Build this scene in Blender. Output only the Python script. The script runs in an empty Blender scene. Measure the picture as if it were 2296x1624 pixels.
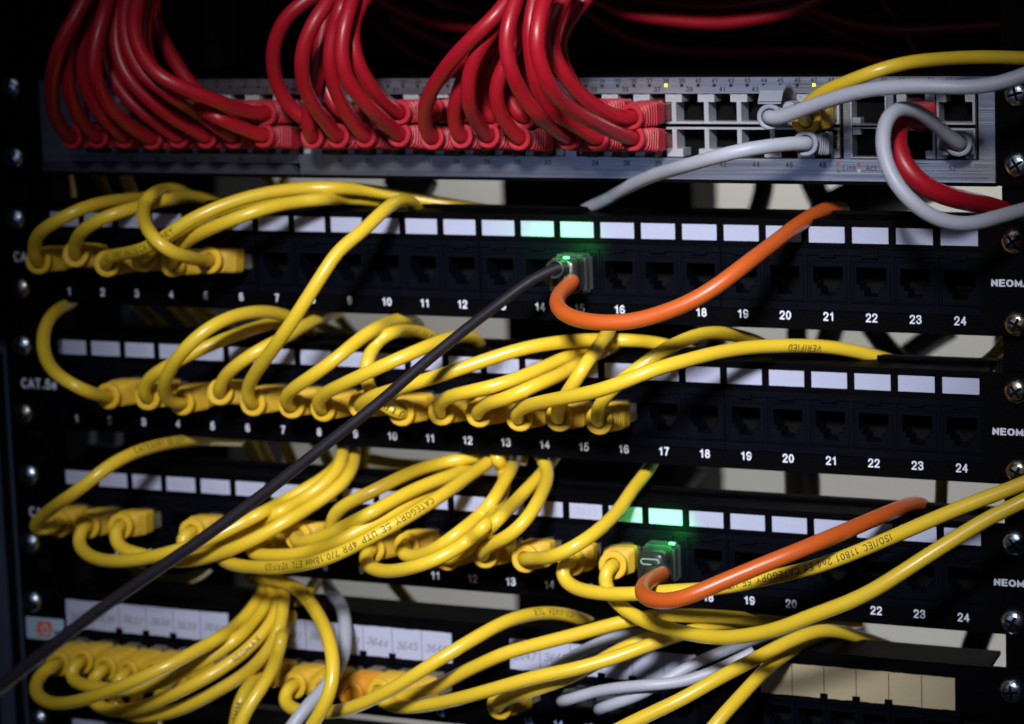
import bpy, bmesh, math, random
import numpy as np
from mathutils import Vector, Matrix, Euler, kdtree

random.seed(7)
SC = bpy.context.scene
COL = SC.collection
MM = 0.001

# ------------------------------------------------------------------ camera
W, H = 2296.0, 1624.0
CAM = np.array([374.88, -712.51, 122.37])
EUL = (1.4670, 0.0170, 0.3009)
FPX, CX, CY = 4429.7, W/2+736.6, H/2-362.5
cam_data = bpy.data.cameras.new('camera')
cam = bpy.data.objects.new('camera', cam_data); COL.objects.link(cam)
cam.location = Vector(CAM)*MM
cam.rotation_euler = Euler(EUL, 'XYZ')
cam_data.sensor_width = 36.0
cam_data.lens = FPX/W*36.0
cam_data.shift_x = -736.6/W
cam_data.shift_y = -362.5/W
cam_data.clip_start = 0.01; cam_data.clip_end = 20
cam_data.dof.use_dof = True
cam_data.dof.focus_distance = 0.722
cam_data.dof.aperture_fstop = 7.5
SC.camera = cam

# ------------------------------------------------------------------ world, lamps, exposure
world = bpy.data.worlds.new('World'); SC.world = world; world.use_nodes = True
bg = world.node_tree.nodes['Background']
bg.inputs[0].default_value = (0.30, 0.36, 0.55, 1); bg.inputs[1].default_value = 0.004
SC.view_settings.view_transform = 'Standard'; SC.view_settings.look = 'None'
SC.view_settings.exposure = 0; SC.view_settings.gamma = 1
SC.view_settings.use_curve_mapping = False

def look(o, target):
    d = Vector(target)*MM - o.location
    o.rotation_euler = d.to_track_quat('-Z', 'Y').to_euler()

def lamp(name, kind, loc, target, power, color, **kw):
    ld = bpy.data.lights.new(name, kind); ld.energy = power; ld.color = color
    for k, v in kw.items(): setattr(ld, k, v)
    o = bpy.data.objects.new(name, ld); COL.objects.link(o)
    o.location = Vector(loc)*MM
    if target is not None: look(o, target)
    return o
lamp('key_spot', 'SPOT', (330, -900, 480), (26, 0, -58), 78, (0.97, 0.97, 1.0),
     spot_size=math.radians(25.5), spot_blend=1.0, shadow_soft_size=0.07)
lamp('left_fill', 'AREA', (-150, -820, 60), (-60, 0, 0), 0.24, (0.42, 0.58, 1.0), shape='RECTANGLE', size=0.42, size_y=0.36)
lamp('top_strip', 'AREA', (120, -420, 620), (20, 0, 0), 0.2, (0.8, 0.88, 1.0), shape='RECTANGLE', size=0.7, size_y=0.12)
lamp('wall_lamp_upper', 'AREA', (-40, 400, 330), (-40, 640, -60), 6.0, (1.0, 0.98, 0.93), shape='RECTANGLE', size=0.6, size_y=0.15)
lamp('wall_lamp_lower', 'AREA', (-60, 330, -760), (-60, 640, -260), 2.6, (0.97, 0.98, 1.0), shape='RECTANGLE', size=0.6, size_y=0.2)

# ------------------------------------------------------------------ projection helpers (pixel of the photo at a given distance before the panels)
def rotm(w):
    return np.array(Euler(w, 'XYZ').to_matrix())
RM = rotm(EUL)
def U(x, y, d=0.0):
    v = RM @ np.array([(x-CX)/FPX, -(y-CY)/FPX, -1.0])
    t = (-d-CAM[1])/v[1]
    return CAM+t*v

# ------------------------------------------------------------------ materials
def mat(name, col, rough=0.5, metal=0.0, bump=0.0, bscale=200.0, var=0.0, vscale=30.0, coat=0.0, stretch=None,
        emis=None, alpha=None, sss=0.0, spec=0.5, wear=None):
    m = bpy.data.materials.new(name); m.use_nodes = True
    nt = m.node_tree; n = nt.nodes; b = n['Principled BSDF']
    b.inputs['Base Color'].default_value = (*col, 1); b.inputs['Roughness'].default_value = rough
    b.inputs['Metallic'].default_value = metal
    b.inputs['Specular IOR Level'].default_value = spec
    if coat: b.inputs['Coat Weight'].default_value = coat; b.inputs['Coat Roughness'].default_value = 0.25
    if alpha is not None: b.inputs['Alpha'].default_value = alpha
    if sss:
        b.inputs['Subsurface Weight'].default_value = sss
        b.inputs['Subsurface Radius'].default_value = (0.003, 0.002, 0.0006)
        b.inputs['Subsurface Scale'].default_value = 0.6
    if emis: b.inputs['Emission Color'].default_value = (*emis[0], 1); b.inputs['Emission Strength'].default_value = emis[1]
    tc = n.new('ShaderNodeTexCoord'); mp = n.new('ShaderNodeMapping')
    nt.links.new(tc.outputs['Object'], mp.inputs['Vector'])
    if stretch: mp.inputs['Scale'].default_value = stretch
    if var:
        t = n.new('ShaderNodeTexNoise'); t.inputs['Scale'].default_value = vscale; t.inputs['Detail'].default_value = 4
        nt.links.new(mp.outputs[0], t.inputs['Vector'])
        r = n.new('ShaderNodeMapRange'); r.inputs[3].default_value = 1-var; r.inputs[4].default_value = 1+var
        nt.links.new(t.outputs[0], r.inputs[0])
        mx = n.new('ShaderNodeVectorMath'); mx.operation = 'SCALE'; mx.inputs[0].default_value = col
        nt.links.new(r.outputs[0], mx.inputs['Scale']); nt.links.new(mx.outputs[0], b.inputs['Base Color'])
        r2 = n.new('ShaderNodeMapRange'); r2.inputs[3].default_value = max(0.05, rough-0.12); r2.inputs[4].default_value = min(1, rough+0.12)
        nt.links.new(t.outputs[0], r2.inputs[0]); nt.links.new(r2.outputs[0], b.inputs['Roughness'])
    if bump:
        t = n.new('ShaderNodeTexNoise'); t.inputs['Scale'].default_value = bscale; t.inputs['Detail'].default_value = 3
        nt.links.new(mp.outputs[0], t.inputs['Vector'])
        bp = n.new('ShaderNodeBump'); bp.inputs['Strength'].default_value = bump; bp.inputs['Distance'].default_value = 0.0004
        nt.links.new(t.outputs[0], bp.inputs['Height']); nt.links.new(bp.outputs[0], b.inputs['Normal'])
    return m
M = {}
M['yellow'] = mat('yellow_pvc', (0.72, 0.50, 0.030), 0.36, bump=0.25, bscale=260, var=0.06, vscale=60, coat=0.3)
M['yellow_boot'] = mat('yellow_moulding', (0.68, 0.43, 0.024), 0.5, bump=0.35, bscale=900, var=0.07, vscale=120)
M['amber_boot'] = mat('amber_moulding', (0.66, 0.27, 0.012), 0.5, bump=0.35, bscale=900, var=0.07, vscale=120)
M['red'] = mat('red_pvc', (0.34, 0.005, 0.015), 0.42, bump=0.25, bscale=260, var=0.08, vscale=60, coat=0.08)
M['red_boot'] = mat('red_moulding', (0.38, 0.012, 0.025), 0.5, bump=0.35, bscale=900, var=0.07, vscale=120)
M['orange'] = mat('orange_pvc', (0.52, 0.095, 0.014), 0.38, bump=0.12, bscale=300, var=0.04, vscale=50, coat=0.1)
M['grey'] = mat('pale_grey_pvc', (0.38, 0.40, 0.48), 0.45, bump=0.3, bscale=200, var=0.1, vscale=60)
M['grey_boot'] = mat('grey_moulding', (0.24, 0.26, 0.33), 0.5, bump=0.3, bscale=900, var=0.08, vscale=90)
M['dark_cable'] = mat('dark_rubber', (0.010, 0.008, 0.013), 0.5, spec=0.3, bump=0.3, bscale=300, var=0.15, vscale=60)
M['black_cable'] = mat('black_pvc', (0.012, 0.012, 0.014), 0.6, bump=0.2)
M['dull_yellow'] = M['yellow']
M['panel'] = mat('black_powder_coat', (0.0008, 0.0008, 0.0017), 0.55, bump=0.5, bscale=1400, var=0.2, vscale=40, spec=0.05)
M['jack'] = mat('black_abs', (0.0020, 0.0025, 0.0056), 0.4, bump=0.2, bscale=1500, var=0.15, vscale=80, spec=0.08)
M['recess'] = mat('recess_black', (0.003, 0.003, 0.004), 0.8, spec=0.1)
M['clip'] = mat('dark_clip_plastic', (0.03, 0.03, 0.045), 0.5, var=0.1)
M['paper'] = mat('label_paper', (0.40, 0.43, 0.60), 0.7, bump=0.25, bscale=700, var=0.035, vscale=70)
M['old_paper'] = mat('yellowed_paper', (0.40, 0.34, 0.22), 0.75, bump=0.3, bscale=500, var=0.08, vscale=60)
M['print_white'] = mat('white_ink', (0.72, 0.76, 0.90), 0.6)
M['print_black'] = mat('black_ink', (0.012, 0.012, 0.016), 0.6)
M['pencil'] = mat('pencil_graphite', (0.36, 0.37, 0.42), 0.7)
M['pencil_dark'] = mat('pencil_graphite_dark', (0.15, 0.15, 0.18), 0.7)
M['print_brown'] = mat('cable_print', (0.11, 0.075, 0.01), 0.6)
M['print_darkred'] = mat('cable_print_dark', (0.10, 0.004, 0.006), 0.6)
M['metal'] = mat('brushed_aluminium', (0.50, 0.51, 0.58), 0.33, metal=0.96, bump=0.35, bscale=240, var=0.09, vscale=120, stretch=(0.06, 1, 6))
M['shield'] = mat('port_shield_metal', (0.50, 0.51, 0.56), 0.38, metal=0.4, bump=0.2, bscale=300, var=0.1, vscale=100)
M['screw'] = mat('zinc_screw', (0.62, 0.72, 0.86), 0.26, metal=1.0, bump=0.5, bscale=500, var=0.15, vscale=200)
M['screw_brass'] = mat('worn_brass_screw', (0.50, 0.45, 0.36), 0.25, metal=1.0, bump=0.5, bscale=500, var=0.2, vscale=200)
M['clear'] = mat('clear_polycarbonate', (0.40, 0.36, 0.26), 0.15, alpha=0.45)
M['clear_red'] = mat('clear_polycarbonate_red', (0.28, 0.05, 0.05), 0.15, alpha=0.45)
M['clear_grey'] = mat('clear_polycarbonate_grey', (0.12, 0.15, 0.14), 0.12, alpha=0.26)
M['contacts'] = mat('gold_contacts', (0.55, 0.38, 0.12), 0.3, metal=1.0)
M['wall'] = mat('painted_wall', (0.52, 0.51, 0.485), 0.8, bump=0.3, bscale=80, var=0.05, vscale=6)
M['rear_black'] = mat('rear_black_steel', (0.004, 0.004, 0.0045), 0.6, spec=0.2, bump=0.2)
M['rear_grey'] = mat('rear_grey_plastic', (0.10, 0.105, 0.14), 0.6, bump=0.2, var=0.1)
M['cage'] = mat('blue_grey_steel', (0.085, 0.11, 0.18), 0.45, metal=0.2, bump=0.2, var=0.12, vscale=20)
M['plug_black'] = mat('dark_plug_shell', (0.02, 0.026, 0.024), 0.3, bump=0.2, bscale=800, coat=0.3)
M['led_green'] = mat('green_led', (0.1, 0.9, 0.2), 0.3, emis=((0.10, 1.0, 0.22), 5))
M['led_yellow'] = mat('yellow_led', (0.7, 0.8, 0.05), 0.3, emis=((0.72, 0.80, 0.03), 0.9))
M['led_off'] = mat('unlit_led', (0.02, 0.02, 0.03), 0.3)
M['outline'] = mat('pale_green_outline', (0.35, 0.62, 0.40), 0.4)
M['dot_red'] = mat('red_ink', (0.32, 0.05, 0.04), 0.6)
M['dot_green'] = mat('green_ink', (0.05, 0.14, 0.07), 0.6)
M['sticker'] = mat('pale_blue_sticker', (0.42, 0.58, 0.78), 0.45, bump=0.1, var=0.05)
M['sticker_orange'] = mat('orange_print', (0.75, 0.13, 0.03), 0.5)

# ------------------------------------------------------------------ object helpers (all sizes in mm)
def link(name, me, m, parent=None):
    o = bpy.data.objects.new(name, me); COL.objects.link(o)
    if m is not None and len(me.materials) == 0: me.materials.append(m)
    if parent: o.parent = parent
    return o
def empty(name, loc=(0, 0, 0)):
    o = bpy.data.objects.new(name, None); COL.objects.link(o); o.location = Vector(loc)*MM
    o.empty_display_size = 0.01
    return o
def tag(o, label=None, cat=None, group=None, kind=None):
    if label: o['label'] = label
    if cat: o['category'] = cat
    if group: o['group'] = group
    if kind: o['kind'] = kind
    return o
def mesh_from(bm, name, smooth=False):
    bmesh.ops.recalc_face_normals(bm, faces=bm.faces)
    me = bpy.data.meshes.new(name); bm.to_mesh(me); bm.free()
    if smooth:
        for p in me.polygons: p.use_smooth = True
    return me
def box(bm, x0, x1, y0, y1, z0, z1):
    v = [bm.verts.new((x*MM, y*MM, z*MM)) for x in (x0, x1) for y in (y0, y1) for z in (z0, z1)]
    for f in ((0,1,3,2),(4,6,7,5),(0,4,5,1),(2,3,7,6),(0,2,6,4),(1,5,7,3)): bm.faces.new([v[i] for i in f])
    return v
def boxes(name, lst, m, parent=None, bevel=0.0, loc=None):
    bm = bmesh.new()
    for b in lst: box(bm, *b)
    if bevel:
        bmesh.ops.bevel(bm, geom=bm.edges[:], offset=bevel*MM, segments=2, affect='EDGES', profile=0.5)
    o = link(name, mesh_from(bm, name), m, parent)
    if loc: o.location = Vector(loc)*MM
    return o
def prism(bm, poly, y0, y1):
    a = [bm.verts.new((x*MM, y0*MM, z*MM)) for x, z in poly]; b = [bm.verts.new((x*MM, y1*MM, z*MM)) for x, z in poly]
    bm.faces.new(a); bm.faces.new(b[::-1])
    for i in range(len(poly)):
        j = (i+1) % len(poly); bm.faces.new((a[j], a[i], b[i], b[j]))
_E = [(.3+.27*math.cos(k*math.pi/10), .5+.5*math.sin(k*math.pi/10)) for k in range(21)]
def _ell(cx, cy, rx, ry, a0=0, a1=360, n=18): return [(cx+rx*math.cos(math.radians(a0+(a1-a0)*k/n)), cy+ry*math.sin(math.radians(a0+(a1-a0)*k/n))) for k in range(n+1)]
_6 = [(.52,.82),(.44,.96),(.3,1),(.13,.9),(.04,.62),(.04,.35),(.1,.1),(.3,0),(.5,.08),(.57,.28),(.5,.48),(.3,.55),(.12,.47),(.05,.34)]
# stroke lettering: glyph -> (advance, [(smooth?, points)])
GLY = {
 '0': (.6, [(0, _E)]), '1': (.5, [(0, [(.06,.76),(.24,.83),(.33,1),(.33,0)])]),
 '2': (.6, [(1, [(.04,.72),(.1,.93),(.3,1),(.5,.93),(.56,.72),(.48,.52),(.25,.28),(.06,.04)]), (0, [(.0,0),(.58,0)])]),
 '3': (.6, [(1, [(.03,.78),(.12,.95),(.3,1),(.5,.93),(.54,.75),(.46,.58),(.24,.53)]), (1, [(.24,.53),(.48,.48),(.58,.28),(.5,.08),(.3,0),(.1,.06),(.02,.25)])]),
 '4': (.62, [(0, [(.44,0),(.44,1)]), (0, [(.44,1),(.02,.3),(.6,.3)])]),
 '5': (.6, [(0, [(.54,1),(.14,1),(.07,.5)]), (1, [(.07,.5),(.28,.62),(.5,.54),(.58,.32),(.5,.08),(.28,0),(.08,.07),(.02,.22)])]),
 '6': (.6, [(1, _6)]), '9': (.6, [(1, [(.6-x, 1-y) for x, y in _6])]),
 '7': (.58, [(0, [(.02,1),(.58,1)]), (1, [(.56,.97),(.36,.55),(.22,0)])]),
 '8': (.6, [(0, _ell(.3,.755,.22,.245)), (0, _ell(.3,.265,.27,.265))]),
 'A': (.7, [(0, [(0,0),(.34,1),(.68,0)]), (0, [(.14,.34),(.54,.34)])]),
 'B': (.62, [(0, [(.05,0),(.05,1),(.35,1)]), (0, _ell(.35,.76,.2,.24,90,-90,8)), (0, _ell(.35,.26,.24,.26,90,-90,8)), (0, [(.35,0),(.05,0)]), (0, [(.05,.52),(.35,.52)])]),
 'C': (.66, [(0, _ell(.36,.5,.34,.5,48,312,16))]), 'D': (.66, [(0, [(.3,0),(.05,0),(.05,1),(.3,1)]), (0, _ell(.3,.5,.32,.5,90,-90,10))]),
 'E': (.58, [(0, [(.56,0),(.05,0),(.05,1),(.56,1)]), (0, [(.05,.52),(.5,.52)])]), 'F': (.56, [(0, [(.05,0),(.05,1),(.54,1)]), (0, [(.05,.52),(.46,.52)])]),
 'G': (.7, [(0, _ell(.36,.5,.34,.5,48,330,16)), (0, [(.38,.45),(.68,.45),(.68,.18)])]), 'H': (.64, [(0, [(.05,0),(.05,1)]), (0, [(.59,0),(.59,1)]), (0, [(.05,.52),(.59,.52)])]),
 'I': (.2, [(0, [(.08,0),(.08,1)])]), 'K': (.62, [(0, [(.05,0),(.05,1)]), (0, [(.56,1),(.07,.42)]), (0, [(.22,.58),(.6,0)])]),
 'L': (.54, [(0, [(.05,1),(.05,0),(.52,0)])]), 'M': (.76, [(0, [(.05,0),(.05,1),(.38,.2),(.71,1),(.71,0)])]), 'N': (.64, [(0, [(.05,0),(.05,1),(.59,0),(.59,1)])]),
 'O': (.72, [(0, _ell(.36,.5,.33,.5))]), 'P': (.6, [(0, [(.05,0),(.05,1),(.32,1)]), (0, _ell(.32,.74,.24,.26,90,-90,8)), (0, [(.32,.48),(.05,.48)])]),
 'R': (.62, [(0, [(.05,0),(.05,1),(.32,1)]), (0, _ell(.32,.74,.24,.26,90,-90,8)), (0, [(.32,.48),(.05,.48)]), (0, [(.32,.46),(.58,0)])]),
 'S': (.6, [(1, [(.54,.8),(.44,.96),(.28,1),(.1,.92),(.08,.7),(.28,.54),(.5,.42),(.55,.2),(.44,.04),(.28,0),(.1,.06),(.03,.22)])]),
 'T': (.6, [(0, [(0,1),(.6,1)]), (0, [(.3,1),(.3,0)])]), 'U': (.64, [(1, [(.05,1),(.05,.3),(.12,.06),(.32,0),(.52,.06),(.59,.3),(.59,1)])]),
 'V': (.66, [(0, [(0,1),(.32,0),(.64,1)])]), 'W': (.9, [(0, [(0,1),(.22,0),(.44,.9),(.66,0),(.88,1)])]), 'X': (.64, [(0, [(0,1),(.62,0)]), (0, [(.62,1),(0,0)])]),
 'Y': (.64, [(0, [(0,1),(.31,.48),(.62,1)]), (0, [(.31,.48),(.31,0)])]), 'Z': (.6, [(0, [(.04,1),(.56,1),(.02,0),(.58,0)])]),
 '.': (.2, [(0, [(.04,.04),(.14,.04)])]), '/': (.36, [(0, [(0,-.05),(.34,1.05)])]), ' ': (.36, []), '-': (.4, [(0, [(.04,.42),(.36,.42)])]),
 'e': (.56, [(0, [(.06,.36),(.5,.36)]), (0, _ell(.28,.35,.23,.35,0,320,14))]), 'c': (.5, [(0, _ell(.28,.35,.23,.35,48,312,14))]), 'n': (.54, [(0, [(.05,0),(.05,.7)]), (1, [(.05,.5),(.2,.68),(.38,.66),(.46,.5),(.46,0)])]),
 'd': (.56, [(0, [(.48,0),(.48,1)]), (0, _ell(.26,.35,.22,.35))]), 't': (.36, [(0, [(.16,.95),(.16,.1),(.3,0)]), (0, [(0,.7),(.32,.7)])]), 'i': (.2, [(0, [(.08,0),(.08,.7)]), (0, [(.08,.9),(.08,1)])]),
 'k': (.5, [(0, [(.05,0),(.05,1)]), (0, [(.44,.7),(.07,.3)]), (0, [(.18,.42),(.48,0)])]), 'g': (.56, [(0, _ell(.26,.35,.22,.35)), (1, [(.48,.7),(.48,-.1),(.38,-.28),(.1,-.24)])]), 'p': (.56, [(0, [(.05,-.28),(.05,.7)]), (0, _ell(.28,.35,.22,.35))]),
 'o': (.56, [(0, _ell(.28,.35,.23,.35))]), 'r': (.36, [(0, [(.05,0),(.05,.7)]), (1, [(.05,.48),(.16,.66),(.32,.68)])]), 's': (.48, [(1, [(.42,.56),(.24,.7),(.08,.56),(.24,.38),(.42,.2),(.24,0),(.05,.12)])]),
}
_txt = {}
def _cat2(p):
    q = catmull([np.array([a, b, 0.0]) for a, b in p], 4); return [(v[0], v[1]) for v in q]
def text_bm(s, size, bold=0.0, extr=0.0, shear=0.0, spacing=1.0, wobble=0.0):
    """stroke lettering in the XY plane, centre at the origin, as a mesh; size = cap height in mm; bold = extra pen width in mm"""
    key = (s, size, bold, shear, spacing, wobble)
    if key in _txt: return _txt[key]
    pen = size*0.125+bold
    bm = bmesh.new(); x = 0.0; lev = 0
    rnd = random.Random(s+str(size))
    S = size-pen
    for ch in s:
        adv, strokes = GLY.get(ch, GLY[' '])
        sx = S*1.0; wob = lambda: rnd.uniform(-wobble, wobble)*size
        oy = wob(); 
        for sm, pts in strokes:
            p = _cat2(pts) if sm else pts
            q = []
            for a, b in zip(p, p[1:]):                       # short steps, so the letters can be bent
                n = max(1, int(math.hypot(b[0]-a[0], b[1]-a[1])/0.3))
                for k in range(n): q.append((a[0]+(b[0]-a[0])*k/n, a[1]+(b[1]-a[1])*k/n))
            q.append(p[-1])
            q = [(x+u*sx+(v*S)*shear+wob()*.3, v*S+oy+wob()*.3) for u, v in q]
            closed = math.hypot(q[0][0]-q[-1][0], q[0][1]-q[-1][1]) < 1e-6
            L = []; n = len(q)
            for i in range(n):
                a = q[i-1] if i else (q[-2] if closed else q[0]); c = q[i+1] if i < n-1 else (q[1] if closed else q[-1]); b = q[i]
                d1 = (b[0]-a[0], b[1]-a[1]); d2 = (c[0]-b[0], c[1]-b[1])
                l1 = math.hypot(*d1); l2 = math.hypot(*d2)
                if l1 < 1e-9: d1, l1 = d2, l2
                if l2 < 1e-9: d2, l2 = d1, l1
                n1 = (-d1[1]/l1, d1[0]/l1); n2 = (-d2[1]/l2, d2[0]/l2)
                m = (n1[0]+n2[0], n1[1]+n2[1]); lm = math.hypot(*m)
                if lm < 1e-3: m, lm = n1, 1.0; k = 1
                else: k = min(1.7, 2/lm)
                m = (m[0]/lm*k*pen/2, m[1]/lm*k*pen/2)
                e = (0, 0)
                if not closed and i == 0: e = (-d2[0]/l2*pen*.35, -d2[1]/l2*pen*.35)
                if not closed and i == n-1: e = (d1[0]/l1*pen*.35, d1[1]/l1*pen*.35)
                L.append(((b[0]+m[0]+e[0], b[1]+m[1]+e[1]), (b[0]-m[0]+e[0], b[1]-m[1]+e[1])))
            z = 0.012*(lev % 5); lev += 1
            V = [(bm.verts.new((a[0]*MM, a[1]*MM, z*MM)), bm.verts.new((b[0]*MM, b[1]*MM, z*MM))) for a, b in L]
            for (a, b), (c, d) in zip(V, V[1:]): bm.faces.new((a, b, d, c))
        x += (adv*S+size*0.15)*spacing+pen*.5
    if bm.verts:
        xs = [v.co.x for v in bm.verts]; cx = (min(xs)+max(xs))/2
        for v in bm.verts: v.co.x -= cx; v.co.y -= S*MM/2
    me = bpy.data.meshes.new('letters'); bm.to_mesh(me); bm.free()
    _txt[key] = me
    return me
def catmull(P, per=10):
    P = [np.array(p, float) for p in P]
    P = [2*P[0]-P[1]]+P+[2*P[-1]-P[-2]]
    out = []
    for i in range(1, len(P)-2):
        p0, p1, p2, p3 = P[i-1:i+3]
        t0 = 0; t1 = t0+max(np.linalg.norm(p1-p0), 1e-6)**.5; t2 = t1+max(np.linalg.norm(p2-p1), 1e-6)**.5; t3 = t2+max(np.linalg.norm(p3-p2), 1e-6)**.5
        for s in range(per):
            t = t1+(t2-t1)*s/per
            A1 = (t1-t)/(t1-t0)*p0+(t-t0)/(t1-t0)*p1; A2 = (t2-t)/(t2-t1)*p1+(t-t1)/(t2-t1)*p2; A3 = (t3-t)/(t3-t2)*p2+(t-t2)/(t3-t2)*p3
            B1 = (t2-t)/(t2-t0)*A1+(t-t0)/(t2-t0)*A2; B2 = (t3-t)/(t3-t1)*A2+(t-t1)/(t3-t1)*A3
            out.append((t2-t)/(t2-t1)*B1+(t-t1)/(t2-t1)*B2)
    out.append(P[-2])
    return np.array(out)
def print_text(name, s, size, loc, m, parent=None, bold=0.0, shear=0.0, spacing=1.0, rot=0.0, sx=1.0, wobble=0.0, share={}):
    """flat lettering facing -Y on a panel"""
    key = (s, size, bold, shear, spacing, wobble, m.name)
    if key not in share:
        me = text_bm(s, size, bold, 0.0, shear, spacing, wobble).copy(); me.name = name
        me.materials.clear(); me.materials.append(m); share[key] = me
    o = link(name, share[key], None, parent); o.location = Vector(loc)*MM
    o.rotation_euler = (math.pi/2, rot, 0); o.scale = (sx, 1, 1)
    return o

# ------------------------------------------------------------------ setting: wall behind the rack
o = boxes('wall', [(-1500, 1500, 640, 680, -1200, 900)], M['wall']); tag(o, kind='structure')

# ------------------------------------------------------------------ rack rails and cage
def rail(x0, x1, label):
    t = empty('rack_rail', ((x0+x1)/2, 2, -320)); tag(t, label, 'rack rail', 'vertical rack rails')
    cx, cz = (x0+x1)/2, -320
    lst = [(x0-cx, x1-cx, 0.4, 3, 0, 560), (x0-cx, x0-cx+2.4, 3, 46, 0, 560)]
    boxes('rail_profile', lst, M['panel'], t)
    hl = []
    for k in range(36):
        z = 10+k*15.2
        hl.append((-3.4, 3.4, -0.3, 0.38, z, z+6.8))
    boxes('mounting_holes', hl, M['recess'], t)
    return t
rail(-237, -208.5, 'black vertical rack rail at the left ends of the panels')
rail(214.5, 243, 'black vertical rack rail at the right ends of the panels')
t = empty('cage_post', (-262, 26, -330)); tag(t, 'pale blue-grey steel cabinet post at the far left edge', 'cabinet post')
boxes('post_body', [(-12, 17.5, 0, 30, 0, 298)], M['cage'], t, bevel=1.5)
boxes('post_groove', [(-2, 3, -0.6, -0.05, 0, 296)], M['recess'], t)
t2 = boxes('cage_bracket', [(0, 16, 0, 26, 0, 62)], M['cage'], None, bevel=1.5, loc=(-262, 34, -32)); tag(t2, 'narrow blue-grey bracket beside the left rail, upper half', 'bracket')

# ------------------------------------------------------------------ jack meshes
def frame_mesh(hw, top, bot, steps, depth, y0=0.0, flip=1):
    """stepped modular-jack opening in a plate, local centre at 0; steps: list of (half width, z_from, z_to) going down"""
    L = []
    wmax = steps[0][0]; ztop = steps[0][1]; zbot = steps[-1][2]
    L.append((-hw, -wmax, y0, y0+depth, bot, top)); L.append((wmax, hw, y0, y0+depth, bot, top))
    L.append((-wmax, wmax, y0, y0+depth, ztop, top)); L.append((-wmax, wmax, y0, y0+depth, bot, zbot))
    for w, a, b in steps[1:]:
        L.append((-wmax, -w, y0, y0+depth, b, a)); L.append((w, wmax, y0, y0+depth, b, a))
    return L
def zflip(L): return [(a, b, c, d, -f, -e) for a, b, c, d, e, f in L]
bm = bmesh.new()
for b in frame_mesh(8.1, 9.6, -8.6, [(5.9, 5.2, -1.4), (4.5, -1.4, -3.4), (2.9, -3.4, -5.9)], 9, -0.9): box(bm, *b)
# raised rim round each insert and the retaining clip above
for b in ((-7.6, 7.6, -1.5, -0.95, 7.4, 8.0), (-7.6, -7.0, -1.5, -0.95, -7.4, 7.35), (7.0, 7.6, -1.5, -0.95, -7.4, 7.35), (-7.6, 7.6, -1.5, -0.95, -8.0, -7.45),
          (-3.0, 3.0, -2.4, -1.0, 9.0, 11.0)): box(bm, *b)
for b in ((-5.6, -4.7, -0.2, 6, -3.2, -1.6), (4.7, 5.6, -0.2, 6, -3.2, -1.6)): box(bm, *b)
JACK = mesh_from(bm, 'jack')
JACK.materials.append(M['jack'])
bm = bmesh.new()
for i in range(8): box(bm, -3.6+i*1.02-0.2, -3.6+i*1.02+0.2, 3.0, 7.0, 3.4, 3.8)
JCON = mesh_from(bm, 'jack_contacts'); JCON.materials.append(M['contacts'])

SCREWM = {}
def screw_mesh(m):
    if m.name in SCREWM: return SCREWM[m.name]
    bm = bmesh.new(); n = 24; prof = [(4.2, 0), (4.25, -0.7), (3.9, -1.6), (3.1, -2.4), (2.0, -2.9), (0.9, -3.1)]
    rings = [[bm.verts.new((r*math.cos(2*math.pi*i/n)*MM, y*MM, r*math.sin(2*math.pi*i/n)*MM)) for i in range(n)] for r, y in prof]
    for a, b in zip(rings, rings[1:]):
        for i in range(n): bm.faces.new((a[i], a[(i+1) % n], b[(i+1) % n], b[i]))
    bm.faces.new(rings[-1])
    me = mesh_from(bm, 'screw', True); me.materials.append(m)
    SCREWM[m.name] = me; return me
bm = bmesh.new(); box(bm, -2.3, 2.3, -3.18, -2.2, -0.42, 0.42); box(bm, -0.42, 0.42, -3.17, -2.2, -2.3, 2.3)
CROSS = mesh_from(bm, 'cross_recess'); CROSS.materials.append(M['recess'])
def screw(parent, x, z, ang=0.3, m='screw'):
    o = link('screw', screw_mesh(M[m]), None, parent); o.location = Vector((x, -1.3, z))*MM; o.rotation_euler = (0, ang, 0); o.scale = (1.18, 1.1, 1.18)
    c = link('cross_recess', CROSS, None, o)
    return o

PITCH = 17.3
def PX_(k): return (k-12.5)*PITCH

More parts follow.
